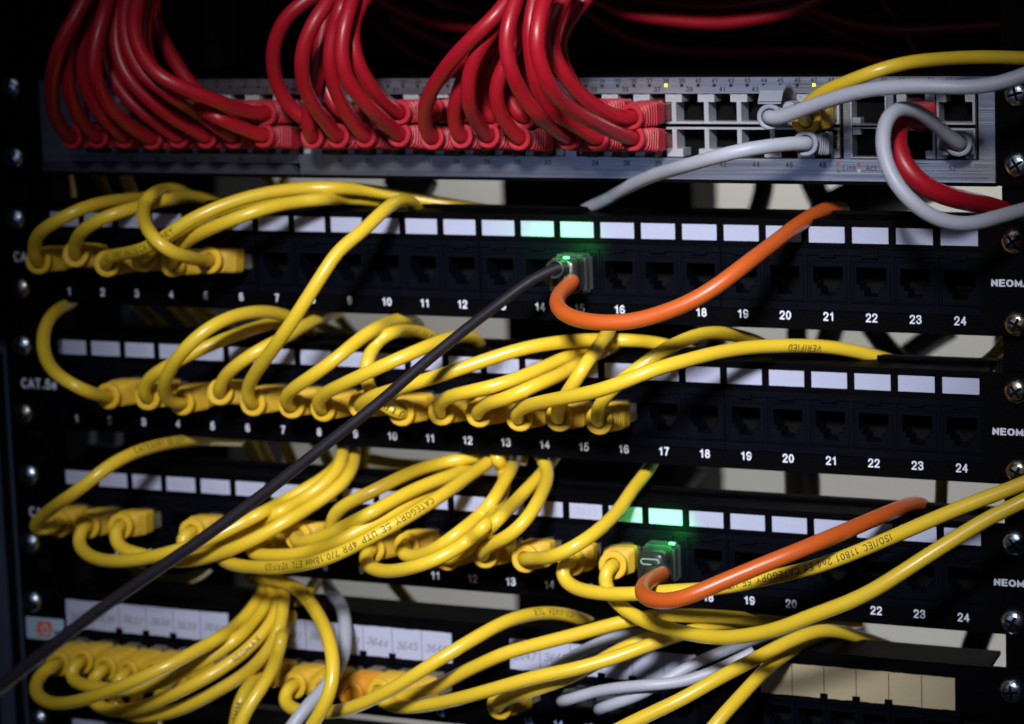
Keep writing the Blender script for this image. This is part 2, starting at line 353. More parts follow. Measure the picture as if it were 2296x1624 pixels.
# ------------------------------------------------------------------ 24-port patch panels
def neomax(parent, x, z):
    # blocky wide lettering NEOMAX
    print_text('brand_print', 'NEOMAX', 2.8, (x, -1.35, z), M['print_white'], parent, bold=0.26, sx=1.45, spacing=0.95)
def patch_panel(zoff, label, hand, screws, brass):
    t = empty('port_patch_bay', (0, 0, zoff)); tag(t, label, 'patch panel', 'black 24-port patch panels')
    top, bot = 37.3, -5.3
    F = -1.2
    L = [(-233, 233, F, 0.3, 26.2, top), (-233, 233, F, 0.3, bot, 2.9-0.6), (-233, -207.35, F, 0.3, 2.3, 26.2), (207.35, 233, F, 0.3, 2.3, 26.2),
         (-208, 209, 0.3, 18, 35.8, top-0.02)]
    boxes('face_plate', L, M['panel'], t)
    boxes('top_ridge', [(-209, 210, 15, 18.5, top, top+1.5)], M['panel'], t, bevel=0.3)
    boxes('back_board', [(-207, 208, 13.5, 15, 1, 34)], M['recess'], t)
    for g in range(4):
        x0, x1 = PX_(g*6+1)-PITCH/2+0.25, PX_(g*6+6)+PITCH/2-0.25
        lst = [(x0, x1, -1.9, 6, 2.35, 5.3), (x0, x1, -1.9, 6, 23.8, 26.15)]
        for k in range(7):
            xx = PX_(g*6+1)-PITCH/2+k*PITCH
            a, b = max(x0, xx-0.52), min(x1, xx+0.52)
            lst.append((a, b, -1.5, 6, 5.3, 23.8))
        mo = boxes('jack_module', lst, M['jack'], t)
        for k in range(6):
            j = link('jack', JACK, None, mo); j.location = Vector((PX_(g*6+k+1), 0, 14.0))*MM
    for k in range(1, 25):
        x = PX_(k)
        fr = boxes('label_window', [(x-7.15, x+7.15, -1.55, -1.22, 28.4, 34.6)], M['paper'], t, bevel=0.1)
        s = hand.get(k)
        if s:
            tx = print_text('handwriting', s, 3.1, (x+random.uniform(-1, 1), -1.6, 31.3+random.uniform(-.4, .4)), M['pencil'], fr, shear=0.18, bold=-0.16, wobble=0.07, rot=random.uniform(-.06, .06), spacing=1.08)
        print_text('port_number', str(k), 3.45, (x, -1.25, 0.0), M['print_white'], t, bold=0.14)
    print_text('category_print', 'CAT.5e', 4.6, (-217.5, -1.25, 14.5), M['print_white'], t, bold=0.24)
    neomax(t, 220.0, 14.8)
    for i, (x, z) in enumerate(screws):
        screw(t, x, z-zoff, 0.3+i*1.1, 'screw_brass' if i in brass else 'screw')
    return t
h1 = {}
h2 = {k: str(3600+k) for k in range(1, 17)}; h2.update({8: '3607', 7: '3609', 12: '3611', 13: '3612'})
h3 = {k: str(3618+k) for k in range(1, 17)}
patch_panel(0.0, 'black patch panel under the silver switch, only six yellow plugs at its left end', {}, [(-224, 31.2), (-223.6, 0.7), (219.7, 30.6), (220.6, -0.3)], (1, 2, 3))
patch_panel(-56.2, 'black patch panel in the middle with a row of yellow plugs up to number 16', h2, [(-224.5, -24.7), (-225.9, -55.1), (220.4, -25.6), (220.7, -56.2)], (1, 2, 3))
patch_panel(-114.2, 'black patch panel crossed by the lower orange cable and two long yellow cables', h3, [(-225.1, -82.6), (-226.6, -113.7), (219.3, -83.7), (218.5, -114.0)], ())

# ------------------------------------------------------------------ lower voice panels with paper strips
def ragged(x0, x1, z0, z1, tabs, y0=-1.9, y1=-1.3):
    bm = bmesh.new(); pts = []
    n = 40
    for i in range(n+1): pts.append((x0+(x1-x0)*i/n, z1+random.uniform(-.12, .12)))
    # bottom edge with square notches where the frame tabs hold the strip
    bt = []
    for i in range(n+1): bt.append((x0+(x1-x0)*i/n, z0+random.uniform(-.15, .15)))
    low = []
    for x, z in bt[::-1]:
        low.append((x, z))
    prism(bm, pts+low, y0, y1)
    return bm
def voice_panel(zoff, label, texts, full=True):
    t = empty('voice_patch_bay', (0, 0, zoff)); tag(t, label, 'patch panel')
    top, bot = 39.0, -5.3
    L = [(-233, 233, -1.2, 0.3, 20.2, top), (-233, 233, -1.2, 0.3, bot, 3.0), (-233, -207, -1.2, 0.3, 3.0, 20.2), (207, 233, -1.2, 0.3, 3.0, 20.2),
         (-208, 209, 0.3, 18, top-1.5, top-0.02)]
    for a, b in ((-126.0, -107.5), (-18.6, 5.6), (90.2, 115.6)):
        L.append((a, b, -1.2, 0.3, 3.0, 20.2))
    boxes('face_plate', L, M['panel'], t)
    boxes('back_board', [(-206, 206, 10, 12, 1, 30)], M['recess'], t)
    segs = ((-209.8, -126.6), (-102.2, -19.3), (7.4, 89.2), (116.6, 195.4))
    for s, (a, b) in enumerate(segs):
        old = (s == 3)
        bm = ragged(a, b, 20.9, 33.6, 3)
        st = link('paper_strip', mesh_from(bm, 'paper_strip'), M['old_paper' if old else 'paper'], t)
        if old: st['label'] = 'yellowed blank paper strip'
        w = (b-a)/6
        cuts = []
        for k in range(1, 6): cuts.append((a+w*k-0.16, a+w*k+0.16, -1.98, -1.92, 20.9, 33.5))
        boxes('cell_lines', cuts, M['pencil_dark'] if not old else mat('rust_line', (0.09, 0.02, 0.006), 0.7), st)
        boxes('strip_holder_tab', [(a+w*k-1.5, a+w*k+1.5, -2.7, -2.0, 19.8, 22.9) for k in (2, 3, 4)], M['panel'], t)
        for k in range(6):
            x = a+w*(k+.5)
            tx = texts[s][k] if texts else None
            if tx:
                print_text('handwriting', tx, 3.4, (x+random.uniform(-.4, .4), -1.99, 27.0+random.uniform(-.6, .4)), M['pencil_dark'], st, shear=0.25, bold=-0.12, wobble=0.08, rot=random.uniform(-.05, .12), spacing=1.0)
        if full:
            j0 = a if s != 1 else a+0.4
            lst = [(a-2, b+2, -1.7, 6, 3.05, 4.3), (a-2, b+2, -1.7, 6, 18.6, 20.15)]
            mo = boxes('jack_module', lst, M['jack'], t)
            for k in range(6):
                j = link('jack', JACK, None, mo); j.location = Vector((a+6.9+w*k, 0.4, 11.3))*MM; j.scale = (0.84, 1, 0.84)
            for k in range(6):
                print_text('port_number', str(s*6+k+1), 3.3, (a+6.9+w*k, -1.25, -0.9), mat_bn, t, bold=0.2)
    return t
mat_bn = mat('blue_white_ink', (0.30, 0.48, 0.80), 0.6)
VX = lambda s, k: ((-209.8, -102.2, 7.4, 116.6)[s]+6.9+13.8*k)
tx4 = [['3635', '3636', '3637', '3638', '3639', '3640'], ['3641', '3642', '3643', '3644', '3645', '3646'], ['3647', '3648', '3649', '3650', None, None], [None]*6]
vp = voice_panel(-171.8, 'black lower panel with handwritten paper strips and one yellowed blank strip', tx4)
for i, (x, z) in enumerate(((-227.3, -140.3), (-227.6, -168.5), (217.8, -141.0), (217.4, -171))): screw(vp, x, z+171.8, i*.7)
vp5 = voice_panel(-226.6, 'black panel at the very bottom, only the top of its paper strip in view', None, False)
screw(vp5, -228.0, 31.8, .5)
# square sticker left of the strips
st = empty('sticker', (-221.9, -1.3, -152.8)); tag(st, 'small pale blue sticker with orange lettering on the left of the lower panel', 'sticker')
boxes('backing', [(-10.0, 10.0, -0.25, 0, -5.0, 5.0)], M['sticker'], st, bevel=0.1)
bm = bmesh.new(); prism(bm, [(-3.6, 3.6), (3.6, 3.6), (3.9, 0), (2.2, -3.8), (-4.6, -3.8), (-4.2, 0)], -0.45, -0.3)
link('orange_block', mesh_from(bm, 'orange_block'), M['sticker_orange'], st)
print_text('letters', 'LO', 5.6, (-1.6, -0.55, -0.3), M['sticker'], st, bold=0.25)
boxes('small_print', [(4.6, 8.6, -0.45, -0.3, -0.9, -0.4), (4.6, 8.2, -0.45, -0.3, -2.0, -1.5)], M['clip'], st)

# ------------------------------------------------------------------ the silver switch
SWC = lambda c: (-175.5+13.39*(c-1) if c <= 8 else -61.4+13.39*(c-9) if c <= 16 else 52.7+13.39*(c-17))   # 24 port columns
def make_switch():
    t = empty('network_switch', (0, 0, 52)); tag(t, 'silver 52-port network switch at the top, half filled with red plugs', 'network switch')
    z = lambda v: v-52
    L = [(-207, 213.3, -3.0, 0, z(85.4), z(91.6)), (-207, 213.3, -3.0, 0, z(57.0), z(60.6)), (-80.0, 213.3, -3.0, 0, z(52.3), z(57.0))]
    for a, b in ((-207, -184.5), (-74.0, -69.5), (40.0, 44.8), (155.0, 157.6), (172.2, 174.6), (207.2, 213.3)):
        L.append((a, b, -3.0, 0, z(60.6), z(85.4)))
    fp = boxes('face_plate', L, M['metal'], t)
    boxes('chassis', [(-206, 212, 10.4, 240, z(50.9), z(92.2))], M['panel'], t)
    boxes('bottom_lip', [(-207.2, 213.5, -3.4, 0, z(50.9), z(52.25))], M['panel'], t)
    bm = bmesh.new(); prism(bm, [(-207, z(52.4)), (-80.0, z(52.4)), (-84.5, z(56.2)), (-207, z(56.2))], -3.6, -0.1); prism(bm, [(-207, z(56.3)), (-84.4, z(56.3)), (-85.6, z(57.0)), (-207, z(57.0))], -3.3, -0.1)
    link('dark_inlay', mesh_from(bm, 'dark_inlay'), M['clip'], t)
    for s in (-1, 1):
        x = -219.5 if s < 0 else 225.5
        boxes('ear', [(x-12.2, x+12.2 if s > 0 else x+12.2, -1.2, 0.2, z(51), z(92))], M['panel'], t)
    screw(t, -222.1, z(88.7)); screw(t, -222.6, z(58.0), .9); screw(t, 221.3, z(85.1), 1.3); screw(t, 221.3, z(59.0), 1.0)
    # port blocks
    bm = bmesh.new()
    up = frame_mesh(6.68, 5.7, -5.6, [(5.75, 3.7, -3.9)], 8, -2.2)
    low_steps = [(5.75, 3.6, -3.9), (3.3, -3.9, -6.2)]
    def port_boxes():
        L = []
        L.append((-6.68, -5.8, -2.2, 6, -6.9, 5.8)); L.append((5.8, 6.68, -2.2, 6, -6.9, 5.8))
        L.append((-5.8, 5.8, -2.2, 6, 3.7, 5.8)); L.append((-5.8, -3.3, -2.2, 6, -6.9, -3.9)); L.append((3.3, 5.8, -2.2, 6, -6.9, -3.9))
        # small crenels at the shield edge
        L.append((-5.2, -4.2, -2.5, -2.22, -6.9, -5.9)); L.append((4.2, 5.2, -2.5, -2.22, -6.9, -5.9))
        return L
    lowM = bmesh.new()
    for b in port_boxes(): box(lowM, *b)
    lowM = mesh_from(lowM, 'port_shield'); lowM.materials.append(M['shield'])
    upM = bmesh.new()
    for b in zflip(port_boxes()): box(upM, *b)
    upM = mesh_from(upM, 'port_shield_upper'); upM.materials.append(M['shield'])
    for g in range(3):
        xa = SWC(g*8+1)-6.9; xb = SWC(g*8+8)+6.9
        bl = boxes('port_block', [(xa, xb, -1.2, 8, z(60.7), z(61.0)), (xa, xb, -1.2, 8, z(85.0), z(85.35)), (xa-1.2, xa-0.05, -1.2, 8, z(60.7), z(85.3)), (xb+0.05, xb+1.2, -1.2, 8, z(60.7), z(85.3)),
                                  (xa-1.2, xb+1.2, 9, 10, z(60.7), z(85.3))], M['recess'], t)
        for c in range(8):
            x = SWC(g*8+c+1)
            p = link('port', lowM, None, bl); p.location = Vector((x, 0, z(67.0)+0.9))*MM
            p = link('port', upM, None, bl); p.location = Vector((x, 0, z(79.0)-0.75))*MM
    bl = boxes('port_block', [(174.9, 207.0, 9, 10, z(60.7), z(85.3)), (174.7, 175.6, -1.2, 8, z(60.7), z(85.3)), (206.0, 207.1, -1.2, 8, z(60.7), z(85.3))], M['recess'], t)
    for x in (183.0, 198.3):
        p = link('port', lowM, None, bl); p.location = Vector((x, 0, z(67.0)+0.9))*MM; p.scale = (1.1, 1, 1)
        p = link('port', upM, None, bl); p.location = Vector((x, 0, z(79.0)-0.75))*MM; p.scale = (1.1, 1, 1)
    sf = boxes('sfp_cage', [(157.7, 172.1, 12, 13, z(60.7), z(85.3)), (157.8, 158.4, -3.4, 12, z(61), z(85)), (171.4, 172.0, -3.4, 12, z(61), z(85)), (158.4, 171.4, -3.2, 12, z(72.2), z(72.6)),
                            (158.4, 171.4, -3.2, 12, z(73.4), z(73.8)), (158.4, 171.4, -3.2, 12, z(61), z(61.5)), (158.4, 171.4, -3.2, 12, z(84.5), z(85)),
                            (158.5, 161.6, -2.6, 2, z(74.0), z(76.2)), (158.5, 161.6, -2.6, 2, z(69.9), z(72.0))], M['shield'], t)
    boxes('cage_interior', [(158.5, 171.3, 3, 4, z(61.6), z(72.1)), (158.5, 171.3, 3.1, 4, z(73.9), z(84.4))], M['recess'], sf)
    # lettering
    for c in range(1, 25):
        n = 2*c
        print_text('port_number', str(n), 2.1, (SWC(c), -3.06, z(58.3)), M['print_black'], t, bold=0.06)
        print_text('port_number', str(n-1), 2.0, (SWC(c)+0.3, -3.06, z(87.1)), M['print_black'], t, bold=0.06)
        for m_, dx in ((n-1, -2.8), (n, 4.0)):
            print_text('indicator_number', str(m_), 1.8, (SWC(c)+dx, -3.06, z(90.4)), M['print_black'], t, bold=0.06)
            lit = m_ in (38, 47)
            l = boxes('indicator', [(-0.62, 0.62, -0.3, 0, -0.62, 0.62)], M['led_yellow' if lit else 'led_off'], t, loc=(SWC(c)+dx, -3.05, z(88.6)))
            if lit: l['label'] = 'lit yellow indicator'
    print_text('port_number', '52', 2.0, (197.0, -3.06, z(57.6)), M['print_black'], t)
    print_text('port_number', '50', 2.0, (183.0, -3.06, z(57.6)), M['print_black'], t)
    for k, (n, x) in enumerate((('49', 171), ('50', 178), ('51', 189), ('52', 196))): print_text('indicator_number', n, 1.8, (x, -3.06, z(90.4)), M['print_black'], t)
    print_text('legend_print', 'Link', 2.3, (157.2, -3.06, z(57.4)), M['print_black'], t, bold=-0.06)
    print_text('legend_print', 'Act', 2.3, (165.6, -3.06, z(57.4)), M['print_black'], t, bold=-0.06)
    print_text('legend_print', 'G', 2.0, (173.0, -3.06, z(57.2)), M['print_black'], t)
    boxes('legend_bracket', [(168.5, 188, -3.08, -3.02, z(59.1), z(59.3))], M['print_black'], t)
    def dot(x, zz, m):
        bm = bmesh.new(); prism(bm, [(x+0.75*math.cos(a*math.pi/8), zz+0.75*math.sin(a*math.pi/8)) for a in range(16)], -3.08, -3.02)
        link('legend_dot', mesh_from(bm, 'legend_dot'), m, t)
    dot(152.6, z(58.5), M['dot_red']); dot(152.6, z(56.2), M['dot_green']); dot(160.8, z(58.5), M['dot_red']); dot(160.8, z(56.2), M['shield'])
    return t
make_switch()

# ------------------------------------------------------------------ plug and boot meshes (local axis -Y, origin at the jack, length 26 mm)
def superring(bm, y, hw, hh, n, N=32, zc=0.0):
    vs = []
    for i in range(N):
        a = 2*math.pi*i/N; c, s = math.cos(a), math.sin(a)
        x = hw*math.copysign(abs(c)**(2/n), c); z = hh*math.copysign(abs(s)**(2/n), s)+zc
        vs.append(bm.verts.new((x*MM, -y*MM, z*MM)))
    return vs
def boot_mesh(m, hw=6.0, hh=5.0, rr=5.35):
    bm = bmesh.new(); S = []
    S += [(3.0, hw*.86, hh*.8, 8), (3.3, hw, hh, 8), (9.4, hw, hh, 9), (10.0, hw*.985, hh*.985, 8)]
    for k in range(6):                                   # ribs narrowing to the mouth
        f = k/5.0; y = 10.6+k*1.95
        w = hw*(1-f)+rr*.93*f; h = hh*(1-f)+rr*.93*f; n = 8*(1-f)+2.4*f
        S += [(y, w*.88, h*.86, n), (y+.3, w*1.03, h*1.03, n), (y+1.2, w*1.03, h*1.03, n), (y+1.5, w*.88, h*.86, n)]
    S += [(22.9, rr*.90, rr*.90, 2.2), (23.3, rr*1.02, rr*1.0, 2.1), (25.4, rr*1.05, rr*1.03, 2.1), (26.0, rr*.98, rr*.96, 2.1), (26.1, rr*.86, rr*.84, 2), (25.7, 3.2, 3.2, 2), (23.2, 2.9, 2.9, 2)]
    S = [(8+(q[0]-3)*18.1/23.1,)+q[1:] for q in S]
    rings = [superring(bm, *s) for s in S]
    N = len(rings[0])
    for a, b in zip(rings, rings[1:]):
        for i in range(N): bm.faces.new((a[i], a[(i+1) % N], b[(i+1) % N], b[i]))
    bm.faces.new(rings[0]); bm.faces.new(rings[-1])
    for dz in (0.55, -0.55): box(bm, -0.9, 0.9, -15.4, -14.6, hh*.9*(1 if dz > 0 else -1)-.25, hh*.9*(1 if dz > 0 else -1)+.25)
    me = mesh_from(bm, 'strain_boot', True); me.set_sharp_from_angle(angle=math.radians(34)); me.materials.append(m)
    return me
def plug_mesh(m):
    bm = bmesh.new(); box(bm, -5.7, 5.7, -8.3, 4.0, -3.6, 3.2)
    bmesh.ops.bevel(bm, geom=bm.edges[:], offset=0.35*MM, segments=1, affect='EDGES')
    box(bm, -2.6, 2.6, -8.2, 2.0, 3.9, 4.5) ; box(bm, -2.6, 2.6, 1.0, 2.0, 3.3, 3.9)
    me = mesh_from(bm, 'clear_plug'); me.materials.append(m); return me
BOOT = {'y': boot_mesh(M['yellow_boot']), 'a': boot_mesh(M['amber_boot']), 'r': boot_mesh(M['red_boot'], 5.7, 4.6, 4.8), 'g': boot_mesh(M['grey_boot'], 5.7, 4.5, 4.6), 'c': boot_mesh(M['clear_grey'], 5.6, 3.4, 2.9)}
PLUG = {'y': plug_mesh(M['clear']), 'a': plug_mesh(M['clear']), 'r': plug_mesh(M['clear_red']), 'g': plug_mesh(M['clear_grey']), 'c': plug_mesh(M['clear_grey'])}
bm = bmesh.new(); prism(bm, [(-1.9, -4.4), (2.6, -4.4), (1.6, -6.6), (-2.6, -6.6)], -9.6, -3.2)
LATCH = mesh_from(bm, 'latch_tab'); LATCH.materials.append(M['clip'])
CABMAT = {'y': M['yellow'], 'a': M['yellow'], 'r': M['red'], 'g': M['grey'], 'c': M['grey'], 'o': M['orange'], 'd': M['dark_cable'], 'k': M['black_cable']}
CABRAD = {'y': 2.68, 'a': 2.68, 'r': 2.85, 'g': 2.8, 'c': 2.7, 'o': 3.0, 'd': 2.1, 'k': 3.0}
CNAME = {'y': 'yellow', 'a': 'yellow', 'r': 'red', 'g': 'grey', 'c': 'grey', 'o': 'orange', 'd': 'dark', 'k': 'black'}

# ------------------------------------------------------------------ cables: traced as 3-D paths
def resample(P, step):
    d = np.r_[0, np.cumsum(np.linalg.norm(np.diff(P, axis=0), axis=1))]
    n = max(4, int(round(d[-1]/step)))
    s = np.linspace(0, d[-1], n+1)
    return np.stack([np.interp(s, d, P[:, i]) for i in range(3)], 1)
def smooth(P, it, fix=2):
    P = P.copy()
    for _ in range(it):
        Q = P.copy(); Q[1:-1] = P[1:-1]*.5+(P[:-2]+P[2:])*.25
        Q[:fix] = P[:fix]; P = Q
    return P

CABLES = []
def K(kind, jack, mouth, pts, ds, label, group, rad=None, boot=True, L=26.0, sink=False, texts=(), name='patch_cable', clampz=None, latch=False, cat=None):
    """jack=(X,Z) of the socket, mouth=pixel of the boot mouth, pts=pixel trace, ds=distance before the panels along it"""
    pp = [np.array(p, float) for p in pts]
    P2 = catmull([np.array([p[0], p[1], 0]) for p in ([mouth] if mouth is not None else [])+pp], 8)[:, :2]
    d = np.r_[0, np.cumsum(np.linalg.norm(np.diff(P2, axis=0), axis=1))]; d /= d[-1]
    kk = np.linspace(0, 1, len(ds))
    dd = np.interp(d, kk, ds)
    # round off the depth profile
    for _ in range(6): dd[1:-1] = dd[1:-1]*.5+(dd[:-2]+dd[2:])*.25
    if boot and clampz is None and jack is not None:
        for v in (15.2, -41.0, -99.0, -160.0):
            if abs(jack[1]-v) < 0.3: clampz = v+22.3 if v > -150 else -132.8
    if clampz is not None:
        Z0 = [U(x, y, 0)[2] for x, y in P2]; top_i = int(np.argmax(Z0))
        for i in range(len(dd)):
            fl = min(30, 7+1.0*(clampz+2.5-Z0[i]))
            if i <= top_i and Z0[i] < clampz+2.5 and dd[i] < fl: dd[i] = fl
        for i in range(1, len(dd)):                        # never dive back faster than a cable can bend
            st = np.linalg.norm(P2[i]-P2[i-1])/5.6
            dd[i] = max(dd[i], dd[i-1]-2.2*st)
        bu = next((b for a, b in ((37.4, 50.9), (-18.8, -5.3), (-76.8, -61.5), (-132.8, -119.5)) if abs(a-clampz) < 1.5), None)
        tuck = bu is not None and ds[-1] < 0 and bu-1 < Z0[-1] < bu+38
        for rep in range(2):                               # pass behind the panel above
            for _ in range(3): dd[1:-1] = dd[1:-1]*.5+(dd[:-2]+dd[2:])*.25
            if tuck:
                for i in range(len(dd)):
                    if Z0[i] > bu-0.6: dd[i] = min(dd[i], -6-min(10, Z0[i]-bu+0.6))
    P3 = np.array([U(x, y, q) for (x, y), q in zip(P2, dd)])
    jp = mp = None
    if boot:
        jp = np.array([jack[0], 0.0, jack[1]]); mp = U(mouth[0], mouth[1], ds[0])
        ax = (mp-jp)/np.linalg.norm(mp-jp)
        P3 = np.vstack([[mp-ax*3.0, mp+ax*2.5], P3[2:]])
    if sink:
        e = P3[-1]; t_ = P3[-1]-P3[-3]; t_ /= np.linalg.norm(t_)
        P3 = np.vstack([P3, [e+t_*8+np.array([0, 8, -6])], [e+t_*12+np.array([0, 14, -22])]])
    P3 = smooth(resample(P3, 3.0), 4)
    CABLES.append(dict(kind=kind, jp=jp, mp=mp, P=P3, r=rad or CABRAD[kind], label=label, group=group, texts=texts, name=name, latch=latch, boot=boot, cat=cat))

RG = 'red patch cables plugged into the switch'
def RL(c): return (SWC(c), 66.6)
def RU(c): return (SWC(c), 78.9)
# --- red, left bundle
K('r', RL(1), (158,307), [(150,303),(120,253),(115,200),(122,143),(137,95),(163,50),(190,0),(210,-40)], [25,48,62,62,52], 'leftmost red cable of all, bending up from the first lower socket', RG, latch=True)
K('r', RL(2), (217,306), [(205,297),(173,257),(152,187),(148,133),(155,83),(171,33),(190,-5),(205,-40)], [25,45,54,56,46], 'second red cable from the left, rising beside the leftmost one', RG, latch=True)
K('r', RL(3), (277,306), [(265,297),(217,247),(193,200),(183,140),(187,83),(200,33),(217,-5),(228,-40)], [25,42,48,50,42], 'third red cable from the left, with dark lettering along it', RG, texts=[(62, 'ISO/IEC 11801 2nd Ed. CATEGORY 5E UTP', 0.0, True)], latch=True)
K('r', RL(4), (338,309), [(325,304),(283,277),(240,233),(217,187),(210,133),(215,93),(227,50),(243,0),(252,-40)], [25,46,60,58,44], 'fourth red cable from the left, a bright wide arc in front of darker ones', RG, latch=True)
K('r', RL(5), (398,306), [(385,298),(347,270),(300,237),(263,193),(243,150),(234,100),(237,50),(247,0),(255,-40)], [25,36,40,40,32], 'fifth red cable from the left, half hidden behind the bright arc', RG, latch=True)
K('r', RL(6), (460,306), [(447,298),(383,262),(330,220),(290,180),(267,133),(258,83),(265,33),(280,-5),(290,-40)], [25,44,52,50,38], 'sixth red cable from the left, to the lower socket above number 12', RG, latch=True)
K('r', RL(7), (522,306), [(505,296),(433,245),(383,213),(333,180),(300,140),(283,93),(278,40),(287,-5),(295,-40)], [25,50,58,56,44], 'seventh red cable from the left, to the lower socket above number 14', RG, latch=True)
K('r', RU(8), (592,255), [(575,256),(517,239),(450,213),(400,193),(350,167),(317,123),(302,83),(302,33),(313,-5),(322,-40)], [26,52,66,62,46], 'glossy red cable reaching the upper plug of the first block', RG)
K('r', RL(8), (588,304), [(565,297),(500,270),(450,243),(400,213),(355,175),(328,130),(322,80),(326,40),(336,-5),(345,-40)], [26,46,50,46,34], 'red cable to the last lower plug of the first block', RG, latch=True)
K('r', RU(7), (530,255), [(510,255),(470,228),(430,195),(400,150),(375,110),(352,60),(345,10),(345,-40)], [25,24,22,16,8], 'dim red cable at the back right of the left bundle', RG)
K('r', RU(6), (468,258), [(450,255),(400,228),(350,190),(312,130),(298,80),(303,20),(310,-40)], [25,30,30,26,20], 'dark red cable inside the left bundle, reaching an upper socket', RG)
K('r', RU(5), (405,260), [(390,256),(345,235),(290,200),(258,120),(252,60),(265,0),(272,-40)], [25,30,28,22,16], 'dark red cable deep inside the left bundle behind the wide arc', RG)
# --- red, second bundle
K('r', RU(9), (688,268), [(672,263),(653,247),(633,217),(620,190),(612,150),(612,110),(624,67),(650,27),(693,-3),(740,-35)], [25,34,44,46,36], 'red cable looping alone to the left of the second bundle', RG)
K('r', RL(9), (698,306), [(694,292),(688,265),(698,222),(712,180),(716,130),(722,70),(735,20),(748,-40)], [25,34,36,30,24], 'red cable rising straight from the first lower plug of the second block', RG, latch=True)
K('r', RL(10), (756,305), [(745,293),(717,257),(690,217),(677,173),(676,123),(688,80),(712,35),(740,0),(760,-35)], [25,46,58,58,46], 'red cable bowed left in front of the second bundle', RG, latch=True)
K('r', RU(10), (800,270), [(785,268),(762,252),(738,220),(722,170),(718,110),(724,50),(738,0),(748,-40)], [25,26,26,22,16], 'dim red cable between the bows of the second bundle', RG)
K('r', RL(11), (817,304), [(805,292),(780,258),(755,212),(741,160),(740,110),(750,60),(772,0),(785,-40)], [25,42,52,52,42], 'red cable to the lower socket above number 22', RG, latch=True)
K('r', RL(12), (893,302), [(877,284),(845,257),(810,222),(785,193),(770,160),(764,110),(771,60),(790,0),(802,-40)], [25,50,62,62,48], 'bright red cable to the last lower plug of the second bundle', RG, latch=True)
K('r', RU(12), (893,252), [(878,243),(862,230),(832,197),(808,157),(793,117),(788,67),(797,27),(820,-5),(838,-40)], [26,46,54,50,38], 'rightmost red cable of the second bundle, on the upper plug', RG)
# --- red, third bundle
K('r', RL(13), (967,308), [(955,293),(953,247),(965,207),(992,163),(1028,117),(1065,80),(1098,50),(1125,20),(1145,-8),(1165,-40)], [25,48,60,62,50], 'red cable running diagonally up right from the first lower plug of the third bundle', RG, latch=True)
K('r', RU(13), (968,247), [(955,240),(960,205),(990,175),(1020,140),(1050,110),(1090,75),(1120,40),(1140,0),(1160,-40)], [25,30,32,32,26], 'hidden red cable behind the diagonal one in the third bundle', RG)
K('r', RL(14), (1032,305), [(1022,293),(1017,255),(1026,215),(1040,170),(1065,120),(1100,70),(1128,30),(1148,-8),(1165,-40)], [25,40,42,38,30], 'second red cable of the third bundle, partly behind its neighbours', RG, latch=True)
K('r', RL(15), (1093,304), [(1083,293),(1062,263),(1050,227),(1050,173),(1065,127),(1092,83),(1117,48),(1137,0),(1150,-40)], [25,50,56,56,42], 'red cable with a long lean right, third plug of the third bundle', RG, latch=True)
K('r', RU(14), (1030,248), [(1022,238),(1030,205),(1050,160),(1080,110),(1110,60),(1135,10),(1150,-40)], [25,26,24,20,14], 'dark red cable at the back of the third bundle', RG)
K('r', RU(15), (1098,262), [(1085,252),(1078,225),(1080,195),(1095,140),(1118,90),(1145,45),(1163,0),(1175,-40)], [25,30,36,36,28], 'red cable curving behind the lower plugs of the third bundle', RG)
K('r', RL(16), (1162,309), [(1152,298),(1132,273),(1114,242),(1110,205),(1122,162),(1150,115),(1172,65),(1190,10),(1200,-40)], [25,42,46,38,26], 'red cable to the lower socket above number 32', RG, latch=True)
K('r', RU(16), (1172,262), [(1160,252),(1140,222),(1130,180),(1128,130),(1140,80),(1165,30),(1185,-20)], [25,28,28,24,18], 'short visible red cable between the plugs of the third bundle', RG)
K('r', RL(17), (1273,308), [(1260,300),(1218,270),(1185,233),(1158,190),(1138,133),(1132,90),(1140,50),(1157,0),(1168,-40)], [25,54,70,72,60], 'red cable sweeping down right to the plug just left of the block gap', RG, latch=True)
K('r', RL(18), (1337,310), [(1325,304),(1285,277),(1232,243),(1205,200),(1192,133),(1186,83),(1190,33),(1198,-8),(1205,-40)], [25,44,56,60,52], 'red cable to the lower socket above number 36', RG, latch=True)
K('r', RL(19), (1417,310), [(1400,305),(1358,288),(1305,260),(1258,227),(1225,180),(1204,127),(1203,67),(1213,22),(1225,-10),(1235,-40)], [25,60,86,92,76], 'thickest looking bright red cable, to the last lower red plug', RG, latch=True)
K('r', RU(19), (1413,263), [(1398,266),(1370,260),(1338,240),(1298,210),(1265,167),(1240,127),(1233,83),(1243,43),(1266,-5),(1285,-40)], [26,46,62,62,50], 'red cable to the last upper red plug', RG)
K('r', RU(18), (1340,250), [(1325,240),(1290,200),(1262,150),(1250,105),(1257,73),(1280,38),(1315,-5),(1345,-40)], [26,32,36,34,28], 'rightmost red cable at the top of the third bundle', RG)
K('r', RU(17), (1268,262), [(1250,250),(1220,225),(1195,190),(1180,140),(1178,90),(1186,30),(1196,-40)], [25,30,34,34,28], 'dark red cable under the two bright sweeping ones', RG)

